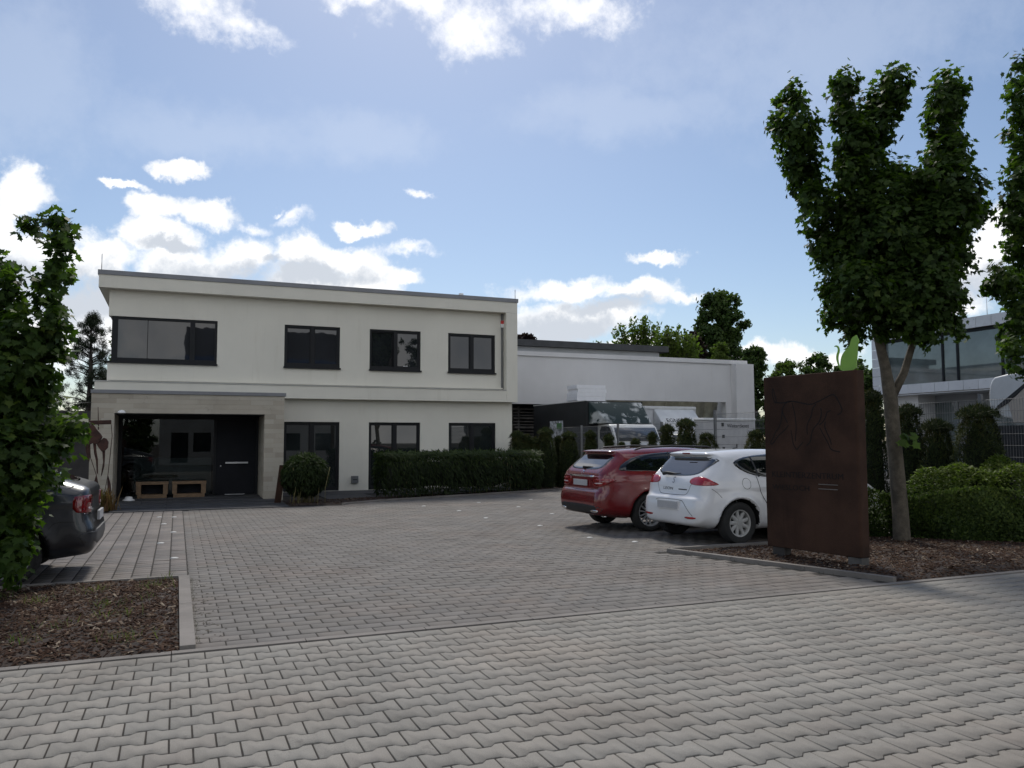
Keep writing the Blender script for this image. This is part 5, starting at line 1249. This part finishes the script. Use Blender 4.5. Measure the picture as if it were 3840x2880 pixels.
# ---- white hatchback
th = R(3.0); e = car_root('white_hatchback', 'white five-door hatchback parked behind the rusty sign', rear_org(8.06, 10.24, th, .72, -.80), th)
FX = lambda L_: [(x if x < 2 else x-.24*(x-2)/2.3, z) for x, z in L_]
prof = FX([(.03, .29), (.0, .38), (.0, .55), (.025, .655), (.03, .70), (.095, .735), (.115, .83), (.13, .93), (.17, 1.02), (.33, 1.19), (.49, 1.35), (.40, 1.368), (.385, 1.392), (.44, 1.412), (.70, 1.442), (1.2, 1.462), (1.7, 1.458), (2.2, 1.42), (2.6, 1.33), (3.05, 1.12), (3.3, 1.0), (3.7, .93), (4.05, .82), (4.25, .68), (4.31, .5), (4.29, .32), (4.2, .22), (3.9, .18), (1.2, .18), (.5, .215), (.2, .25)])
bw = Body(prof, 4.075, .884, .97, 1.46, .25, .72, 3.12, .325, .375, .20, (.15, .16), .030)
m_wp = M('white_paint', (.72, .72, .73), .28, .05, 1.5, coat=.8, fine=.015)
bd = place('body', bw.mesh('body'), [m_wp, m_black_pl], e)
bw.patch('rear_window', [(.66, 1.335), (.62, 1.20), (.51, 1.06), (.0, 1.035), (-.51, 1.06), (-.62, 1.20), (-.66, 1.335), (0, 1.352)], 'rear', m_rglass, e, .004, 2, 12)
for sg_ in (1, -1):
    bw.patch('tail_light', [(sg_*.385, .975), (sg_*.43, 1.02), (sg_*.58, 1.042), (sg_*.70, 1.02), (sg_*.79, .96), (sg_*.815, .915), (sg_*.74, .905), (sg_*.50, .908), (sg_*.40, .93)], 'rear', m_lamp, e, .009, 2, 8)
    bw.patch('rear_reflector', [(sg_*.40, .425), (sg_*.66, .43), (sg_*.64, .395), (sg_*.44, .39)], 'rear', m_lamp, e, .006, 1, 4)
    bw.patch('side_window', [(.70, 1.235), (.80, 1.30), (1.05, 1.352), (1.7, 1.392), (2.2, 1.365), (2.5, 1.26), (2.85, 1.06), (2.80, 1.02), (1.6, 1.01), (1.12, 1.035), (.86, 1.11)], 'side', m_cglass, e, .003, 1, 9, sg_)
    bw.line('door_gap', [(1.08, 1.05), (1.10, .92), (1.13, .78), (1.24, .62), (1.36, .45), (1.40, .24)], 'side', .012, m_gap, e, sg_)
    bw.line('door_gap', [(2.05, 1.03), (2.04, .8), (2.02, .5), (2.04, .25)], 'side', .009, m_gap, e, sg_)
    bw.line('window_pillar', [(1.10, 1.35), (1.12, 1.2), (1.13, 1.03)], 'side', .035, m_black_pl, e, sg_, .006)
    bw.line('bumper_gap', [(.24, .86), (.33, .80), (.40, .72)], 'side', .006, m_gap, e, sg_)
    for wx in (.72, 3.12): wheel(e, wx, sg_*.775, sg_, .325, .205, .20, (9, .034, .026, 0), M('wheel_cover', (.36, .36, .35), .5, .08, 9) if 'wheel_cover' not in bpy.data.materials else bpy.data.materials['wheel_cover'])
    boxes('mirror', [((2.62, 2.78), (sg_*.88-.0, sg_*.88+sg_*.18) if sg_ > 0 else (sg_*.88+sg_*.18, sg_*.88), (.99, 1.12))], m_wp, e, .03)
arch_lips(bw, m_wp, e)
bw.line('fuel_flap', [(.86+.082*math.cos(t_), .93+.085*math.sin(t_)) for t_ in np.linspace(0, 6.283, 20)[:-1]], 'side', .006, m_gap, e, -1, closed=True)
bw.line('tailgate_gap', [(.54, 1.05), (.42, .90), (.40, .84), (.345, .755), (.25, .742), (-.25, .742), (-.345, .755), (-.40, .84), (-.42, .90), (-.54, 1.05)], 'rear', .007, m_gap, e)
bw.line('plate_recess_shade', [(.36, .64), (.30, .672), (-.30, .672), (-.36, .64), (-.52, .50), (-.60, .44)], 'rear', .010, M('soft_shadow_gap', (.12, .12, .12), .7, .1, 9), e)  # grey strip painted on the smooth bumper as the recess's soft shadow
boxes('spoiler_lamp', [((.372, .386), (-.09, .09), (1.385, 1.405))], m_lampd, e)
pl_ = box('number_plate', (-.022, -.012), (-.26, .26), (.53, .64), m_plate, e, .002); box('plate_holder', (-.014, .02), (-.275, .275), (.515, .655), m_wp, e, .006)
bw.text('badge', 'S', .058, .925, .14, M('badge_chrome', (.22, .22, .23), .35, .05, 9, metal=.6), e)
bw.text('badge_lettering', 'LEON', .27, .815, .062, m_gap, e, .245)
bw.patch('badge_strip', [(-.13, .822), (-.34, .822), (-.34, .838), (-.13, .838)], 'rear', m_gap, e, .003, 0, 3)
tube('wiper', [(.15, .31, 1.065), (.16, .22, 1.08), (.172, .02, 1.07), (.175, -.12, 1.08)], [.035, .026, .012, .007], m_black_pl, e, 6)
tube('aerial', [(1.0, 0, 1.45), (.93, 0, 1.52), (.80, 0, 1.66)], .006, m_black_pl, e, 5)
boxes('side_sill', [((1.35, 2.9), (-.885, -.80), (.20, .27)), ((1.35, 2.9), (.80, .885), (.20, .27))], m_wp, e, .02)

# ---- red estate
th = R(.5); e = car_root('red_estate', 'dark red estate car with roof rails parked beyond the white hatchback', rear_org(7.78, 12.34, th, 1.0, -.82), th)
prof = [(.06, .30), (.0, .40), (-.005, .55), (.02, .67), (.04, .715), (.085, .74), (.09, .86), (.10, .99), (.15, 1.08), (.30, 1.22), (.50, 1.375), (.38, 1.395), (.36, 1.42), (.60, 1.445), (1.2, 1.475), (2.0, 1.48), (2.6, 1.43), (3.0, 1.33), (3.45, 1.12), (3.7, 1.02), (4.2, .93), (4.5, .8), (4.66, .62), (4.7, .45), (4.64, .26), (4.4, .19), (1.3, .19), (.5, .235), (.2, .27)]
br_ = Body(prof, 4.70, .905, .985, 1.475, .25, 1.0, 3.84, .335, .385, .18, (.12, .16), .022)
m_rp = M('red_paint', (.15, .007, .009), .25, .1, 1.5, coat=1.0)
bd = place('body', br_.mesh('body'), [m_rp, m_black_pl], e)
br_.patch('rear_window', [(.58, 1.345), (.60, 1.25), (.60, 1.10), (.0, 1.085), (-.60, 1.10), (-.60, 1.25), (-.58, 1.345), (0, 1.36)], 'rear', m_rglass, e, .004, 2, 12)
for sg_ in (1, -1):
    br_.patch('tail_light', [(sg_*.40, .955), (sg_*.50, .98), (sg_*.68, .975), (sg_*.80, .95), (sg_*.85, .92), (sg_*.83, .86), (sg_*.72, .79), (sg_*.52, .79), (sg_*.42, .83)], 'rear', m_lampd, e, .008, 2, 8)
    br_.patch('lamp_band', [(sg_*.50, .858), (sg_*.74, .868), (sg_*.73, .848), (sg_*.52, .838)], 'rear', m_clearlamp, e, .014, 1, 3)
    br_.patch('lamp_band', [(sg_*.50, .93), (sg_*.80, .925), (sg_*.82, .905), (sg_*.52, .905)], 'rear', m_lamp, e, .014, 1, 3)
    br_.patch('side_window', [(.40, 1.10), (.50, 1.20), (.78, 1.325), (1.3, 1.392), (2.1, 1.402), (2.6, 1.36), (3.05, 1.22), (3.35, 1.07), (3.3, 1.03), (1.6, 1.045), (.44, 1.07)], 'side', m_cglass, e, .003, 1, 9, sg_)
    br_.line('window_pillar', [(1.52, 1.40), (1.47, 1.2), (1.46, 1.05)], 'side', .02, m_black_pl, e, sg_, .005); br_.line('window_pillar', [(1.9, 1.40), (2.05, 1.2), (2.1, 1.04)], 'side', .05, m_black_pl, e, sg_, .005)
    br_.line('door_gap', [(1.46, 1.04), (1.52, .95), (1.66, .80), (1.72, .5), (1.70, .24)], 'side', .008, m_gap, e, sg_)
    tube('roof_rail', [(.82, sg_*.665, 1.435), (.95, sg_*.668, 1.475), (1.6, sg_*.668, 1.505), (2.4, sg_*.655, 1.487), (2.62, sg_*.645, 1.43)], [.012, .018, .018, .018, .012], m_black_pl, e, 8)
    for wx in (1.0, 3.84): wheel(e, wx, sg_*.79, sg_, .335, .240, .22, (14, .013, .010, 0), M('machined_rim', (.55, .55, .56), .35, .08, 9, metal=.5) if 'machined_rim' not in bpy.data.materials else bpy.data.materials['machined_rim'])
    br_.patch('exhaust_tip', [(sg_*.46, .385), (sg_*.70, .395), (sg_*.68, .345), (sg_*.50, .33)], 'rear', m_chrome, e, .014, 1, 4)
    boxes('mirror', [((3.0, 3.16), (.89, 1.07) if sg_ > 0 else (-1.07, -.89), (1.0, 1.13))], m_rp, e, .03)
br_.patch('diffuser', [(.80, .40), (.70, .46), (.35, .475), (-.35, .475), (-.70, .46), (-.80, .40), (-.62, .315), (.62, .315)], 'rear', m_diff, e, .006, 1, 6)
arch_lips(br_, m_rp, e)
br_.line('fuel_flap', [(1.0+.10*math.cos(t_)**1, .965+.085*math.sin(t_)) for t_ in np.linspace(0, 6.283, 20)[:-1]], 'side', .005, m_gap, e, -1, closed=True)
br_.patch('chrome_strip', [(.46, .985), (-.46, .985), (-.44, .955), (.44, .955)], 'rear', m_chrome, e, .012, 0, 4)
br_.text('badge', 'O', .045, .995, .11, m_chrome, e)
br_.line('tailgate_gap', [(.64, 1.08), (.50, .97), (.50, .78), (.46, .725), (-.46, .725), (-.50, .78), (-.50, .97), (-.64, 1.08)], 'rear', .006, m_gap, e)
box('number_plate', (.058, .072), (-.26, .26), (.80, .905), m_plate, e, .002)
tube('wiper', [(.165, .05, 1.12), (.18, .0, 1.13), (.20, -.25, 1.13)], [.03, .02, .008], m_black_pl, e, 6)

# ---- dark fastback on the left, tail towards the drive
prof = [(.05, .30), (.0, .40), (.0, .58), (.03, .66), (.05, .70), (.07, .80), (.06, 1.0), (.09, 1.075), (.22, 1.12), (.60, 1.25), (1.1, 1.385), (1.6, 1.452), (2.1, 1.462), (2.6, 1.42), (3.1, 1.26), (3.5, 1.08), (3.8, 1.02), (4.3, .92), (4.6, .76), (4.72, .55), (4.7, .3), (4.5, .2), (1.2, .2), (.5, .25), (.2, .28)]
bk = Body(prof, 4.73, .93, 1.0, 1.46, .27, .86, 3.7, .34, .395, .20, (.12, .16), .026)
m_bp = M('anthracite_paint', (.014, .016, .021), .32, .1, 1.5, coat=.5); m_gp = M('dark_grey_paint', (.05, .05, .052), .3, .1, 1.5, coat=1.0)
bkm = bk.mesh('body')
def dark_car(name, label, org, th, paint, full):
    e = car_root(name, label, org, th); me = bkm if full else bkm.copy()
    place('body', me, [paint, m_black_pl], e, (0, 0, 0)) if full else None
    if not full:
        me.materials.clear(); me.materials.append(paint); me.materials.append(m_black_pl); o = inst('body', me, e, (0, 0, 0))
    bk.patch('rear_window', [(.52, 1.33), (.62, 1.15), (.0, 1.125), (-.62, 1.15), (-.52, 1.33), (0, 1.345)], 'rear', m_rglass, e, .004, 2, 10)
    for sg_ in (1, -1):
        bk.patch('tail_light', [(sg_*.50, .97), (sg_*.60, .99), (sg_*.78, .985), (sg_*.845, .97), (sg_*.85, .80), (sg_*.80, .785), (sg_*.58, .785), (sg_*.51, .82)], 'rear', m_lampd, e, .008, 1, 8)
        bk.patch('reversing_lamp', [(sg_*.60, .85), (sg_*.72, .85), (sg_*.72, .82), (sg_*.60, .82)], 'rear', m_clearlamp, e, .013, 0, 3)
        bk.line('lamp_trim', [(sg_*.50, .778), (sg_*.65, .776), (sg_*.79, .778)], 'rear', .010, m_chrome, e, -1, .008)
        bk.patch('side_window', [(.85, 1.13), (1.1, 1.27), (1.5, 1.36), (2.1, 1.385), (2.6, 1.34), (3.05, 1.2), (3.3, 1.07), (3.2, 1.04), (1.5, 1.05), (.9, 1.09)], 'side', m_cglass, e, .003, 1, 8, sg_)
        for wx in (.86, 3.7): wheel(e, wx, sg_*.82, sg_, .34, .245, .23, (5, .055, .045, 0), M('grey_rim', (.16, .16, .165), .4, .08, 9, metal=.6) if 'grey_rim' not in bpy.data.materials else bpy.data.materials['grey_rim'])
        boxes('mirror', [((3.0, 3.2), (.91, 1.12) if sg_ > 0 else (-1.12, -.91), (1.04, 1.18))], paint, e, .03)
        bk.line('bumper_crease', [(.20, .69), (.40, .70), (.46, .62)], 'side', .006, m_gap, e, sg_)
    bk.patch('lower_bumper', [(.86, .55), (.70, .57), (-.70, .57), (-.86, .55), (-.80, .40), (.80, .40)], 'rear', M('bumper_grey', (.06, .06, .062), .5, .15, 8) if 'bumper_grey' not in bpy.data.materials else bpy.data.materials['bumper_grey'], e, .012, 1, 6)
    arch_lips(bk, paint, e)
    box('number_plate', (-.008, .02), (-.26, .26), (.66, .77), m_plate, e, .002)
    bk.line('tailgate_gap', [(.70, 1.10), (.88, 1.03)], 'rear', .006, m_gap, e)
    return e
dark_car('dark_fastback', 'dark grey fastback car half hidden behind the left maple', (-.86, 11.36), math.pi, m_bp, True)

# ================================================================== TRUCKS AND YARD THINGS BEHIND THE FENCE
def torn(name):
    m = bpy.data.materials.new(name); m.use_nodes = True; t = G(m.node_tree); m.node_tree.nodes.clear()
    pos = t.new('ShaderNodeNewGeometry', out=0); nv = t.noise(pos, 2.1, 6, .62, dist=.6); pl2 = t.ss(t.noise(pos, 1.2, 3, .5), .44, .56)
    k_ = t.m('MULTIPLY', t.ss(nv, .47, .52), pl2); c = t.mix(k_, (.022, .038, .040), (.45, .47, .47)); c = t.mix(t.ss(nv, .60, .66), c, (.10, .12, .125))
    b = t.new('ShaderNodeBsdfPrincipled', {'Base Color': c, 'Roughness': .75, 'Specular IOR Level': .25}); o = m.node_tree.nodes.new('ShaderNodeOutputMaterial'); m.node_tree.links.new(b, o.inputs[0]); return m
m_tarp = M('dark_tarpaulin', (.014, .016, .018), .6, .25, 1.2, .15, 8); m_cabw = M('cab_white', (.62, .63, .63), .4, .06, 3); m_torn = torn('torn_tarpaulin')
m_wsh = glass_dark('windscreen', (.05, .055, .06), 1.7)
def truck(label, X0, X1, Y0, Y1, ztop, m_box, m_def, dz0, dY, cabx, name='box_truck', dx=None, dtop=.02):
    e = empty(name, ((X0+X1)/2, Y0, 0), label, 'truck')
    box('box_body', (X0, X1), (Y0, Y1), (.95, ztop), m_box, e, .02); box('chassis', (X0+.5, X1-.5), (Y0-1.6, Y1), (.55, .93), m_black_pl, e)
    c0, c1 = cabx; cw = c1-c0
    # cab: bonnet, windscreen, doors
    pr = [(Y0-.05, .5), (Y0-.05, dz0), (Y0-.95, dz0), (Y0-1.20, dz0-.12), (Y0-1.55, 1.55), (Y0-2.15, 1.25), (Y0-2.25, .55)]
    cab = place('cab', bm_mesh('cab', prism(pr, c0, c1, lambda a, b, d: (d, a, b), .05, 2), True), m_cabw, e)
    n_ = np.array([-.65*.0, -(dz0-.12-1.55), -.35]); ws = [(c0+.10, Y0-1.215, dz0-.15), (c1-.10, Y0-1.215, dz0-.15), (c1-.06, Y0-1.555, 1.60), (c0+.06, Y0-1.555, 1.60)]
    V = [(x, y-.012, z+.006) for x, y, z in ws]+[(x, y+.02, z-.01) for x, y, z in ws]
    place('windscreen', vf('windscreen', V, [(0, 3, 2, 1), (0, 1, 5, 4), (1, 2, 6, 5), (2, 3, 7, 6), (3, 0, 4, 7)]), m_wsh, cab)
    dw = chaikin([(Y0-.25, 1.55), (Y0-.25, dz0-.08), (Y0-.90, dz0-.08), (Y0-1.12, dz0-.16), (Y0-1.42, 1.55)], 1)
    place('door_window', bm_mesh('door_window', prism(dw, c0-.008, c0-.001, lambda a, b, d: (d, a, b))), m_cglass, cab)
    # air deflector on the cab roof
    e0, e1 = dx or (X0+.06, X1-.06)
    d = [(e0, Y0-.02, ztop-dtop), (e1, Y0-.02, ztop-dtop), (c1-.02, Y0-dY, dz0+.02), (c0+.02, Y0-dY, dz0+.02), (e0, Y0-.02, dz0+.02), (e1, Y0-.02, dz0+.02)]
    bm = bmesh.new(); vs = [bm.verts.new(p) for p in d]
    for f_ in ((0, 3, 2, 1), (0, 4, 3), (1, 2, 5), (0, 1, 5, 4), (3, 4, 5, 2)): bm.faces.new([vs[i] for i in f_])
    bmesh.ops.recalc_face_normals(bm, faces=bm.faces); bev(bm, .05, 3, 20)
    place('air_deflector', bm_mesh('air_deflector', bm, True), m_def, e)
    for yy in (Y0-1.1, Y1-1.0):
        for xx in (c0+.12, c1-.12):
            V, Fc = lathe_np([(.15, -.1), (.36, -.12), (.38, -.06), (.38, .06), (.36, .12), (.15, .1)], 24)
            place('wheel', vf('wheel', [(xx+b, yy+a, c+.38) for a, b, c in V], Fc, True), m_tyre, e)
    return e
t1 = truck('dark box truck with torn green tarpaulin over the cab behind the fence', 15.32, 17.95, 28.85, 34.1, 3.23, m_tarp, m_torn, 2.27, .95, (15.78, 17.85))
box('top_edge', (15.30, 15.34), (28.84, 34.1), (3.232, 3.262), m_white_pl, t1)
po = box('poster', (15.300, 15.314), (31.0, 32.3), (1.75, 2.48), M('poster_print', (.10, .10, .14), .6, .9, 6, col2=(.45, .47, .5)), t1); box('poster_field', (15.294, 15.2995), (31.1, 31.6), (2.12, 2.38), M('poster_green', (.10, .22, .09), .6, .1, 8), po)
t2 = truck('white box truck with rounded air deflector lettered EGNER behind the yews', 18.72, 21.45, 30.0, 34.7, 3.12, M('box_white', (.55, .56, .58), .5, .06, 3), m_cabw, 2.02, .95, (19.25, 21.40), dx=(19.22, 21.30), dtop=.11)
box('roof_rail', (18.74, 21.43), (29.95, 30.02), (3.0, 3.09), m_cabw, t2, .01)
me = text_mesh('EGNER', .30, .004); me.materials.clear(); sl_ = math.atan2(3.01-2.04, .93); c_, s_ = math.cos(sl_), math.sin(sl_)
xform(me, Matrix.Translation((19.44, 29.25, 2.41)) @ Matrix(((1, 0, 0, 0), (0, c_, -s_, 0), (0, s_, c_, 0), (0, 0, 0, 1)))); place('lettering', me, m_gap, t2)
# salt container
k_ = empty('grit_container', (18.4, 24.6, 0), 'pale grey container marked Winterdienst behind the mesh fence', 'container')
m_cont = M('container_grey', (.40, .40, .41), .6, .08, 2); 
place('body', bm_mesh('body', prism([(17.30, 24.30), (17.49, 24.0), (19.78, 24.0), (19.78, 25.9), (18.47, 25.9)], .25, 2.32, lambda a, b, d: (a, b, d), .03, 2), True), m_cont, k_)
place('lid', bm_mesh('lid', prism([(17.27, 24.29), (17.47, 23.97), (19.81, 23.97), (19.81, 25.92), (18.45, 25.92)], 2.323, 2.42, lambda a, b, d: (a, b, d), .02)), m_cabw, k_)
box('skid', (17.5, 17.7), (24.1, 24.5), (-.05, .248), m_black_pl, k_); box('skid', (19.3, 19.5), (24.1, 25.8), (-.05, .248), m_black_pl, k_)
me = text_mesh('Winterdienst', .20, .002); me.materials.clear(); xs = [v.co.x for v in me.vertices]; q = .99/(max(xs)-min(xs))
xform(me, Matrix.Translation((18.51, 23.996, 2.075)) @ Matrix(((q, 0, 0, 0), (0, 0, -1, 0), (0, 1, 0, 0), (0, 0, 0, 1)))); place('lettering', me, m_gap, k_)
for (x, z, w_, h_) in ((18.27, 2.12, .09, .13), (18.29, 1.70, .09, .11), (18.29, 1.25, .10, .12)): box('catch', (x, x+w_), (23.975, 23.999), (z, z+h_), m_black_pl, k_)
tube('handle', [(18.72, 23.97, 1.22), (18.72, 23.95, 1.32), (18.90, 23.95, 1.34), (18.9, 23.95, 1.48)], .02, m_black_pl, k_)
# insulation boards on the truck roof
st = empty('board_stack', (17.0, 32.0, 3.233), 'stack of white insulation boards on the dark truck roof', 'boards')
for i in range(5):
    dx = RNG.normal(0, .02); z0 = 3.234+i*.172
    box('board', (16.28+dx, 17.72+dx), (31.5+RNG.normal(0, .02), 32.5), (z0, z0+.168), M('foam', (.88, .88, .90), .9, .03, 5) if i == 0 else bpy.data.materials['foam'], st, .02, 2)
# timber stack left of the truck
ts = empty('timber_stack', (15.6, 36.3, 0), 'dark stack of boards and pallets under the warehouse left of the truck', 'timber')
for i in range(22):
    z0 = -.02+i*.15; dx = RNG.uniform(-.15, .15)
    box('plank', (15.0+dx, 16.9+dx), (35.9, 36.9), (z0, z0+.05+.04*(i % 3 == 0)), M('old_timber', (.11, .10, .09), .9, .4, 3) if i == 0 else bpy.data.materials['old_timber'], ts)
    box('batten', (15.3, 15.4), (35.95, 36.8), (z0+.052+.04*(i % 3 == 0), z0+.1485), bpy.data.materials['old_timber'], ts)
# motorhome at the right edge
mo_ = empty('motorhome', (17.2, 9.2, 0), 'white motorhome with beige side panel cut by the right edge', 'vehicle')
pr = chaikin([(11.75, 1.9), (11.82, 2.75), (11.55, 3.02), (7.2, 3.02), (6.9, 2.7), (6.9, 1.9)], 2)
place('upper_body', bm_mesh('upper_body', prism(pr, 15.9, 18.2, lambda a, b, d: (d, a, b), .05, 3), True), m_cabw, mo_)
box('lower_body', (15.93, 18.17), (6.95, 11.7), (.45, 1.895), m_black_pl, mo_, .03)
place('side_panel', bm_mesh('side_panel', prism([(11.25, 1.95), (11.35, 2.35), (10.75, 2.85), (7.4, 2.85), (7.4, 1.95)], 15.872, 15.895, lambda a, b, d: (d, a, b), .004)), M('beige_panel', (.42, .37, .32), .6, .08, 3), mo_)
place('panel_trim', bm_mesh('panel_trim', prism([(11.62, 2.22), (11.60, 2.30), (10.72, 2.93), (10.72, 2.87), (11.36, 2.36)], 15.866, 15.899, lambda a, b, d: (d, a, b))), m_black_pl, mo_)
for yy in (10.7, 7.8):
    V, Fc = lathe_np([(.18, -.1), (.40, -.12), (.43, -.06), (.43, .06), (.40, .12), (.18, .1)], 28)
    place('wheel', vf('wheel', [(16.0+b, yy+a, c+.43) for a, b, c in V], Fc, True), m_tyre, mo_)
# a small bird far up
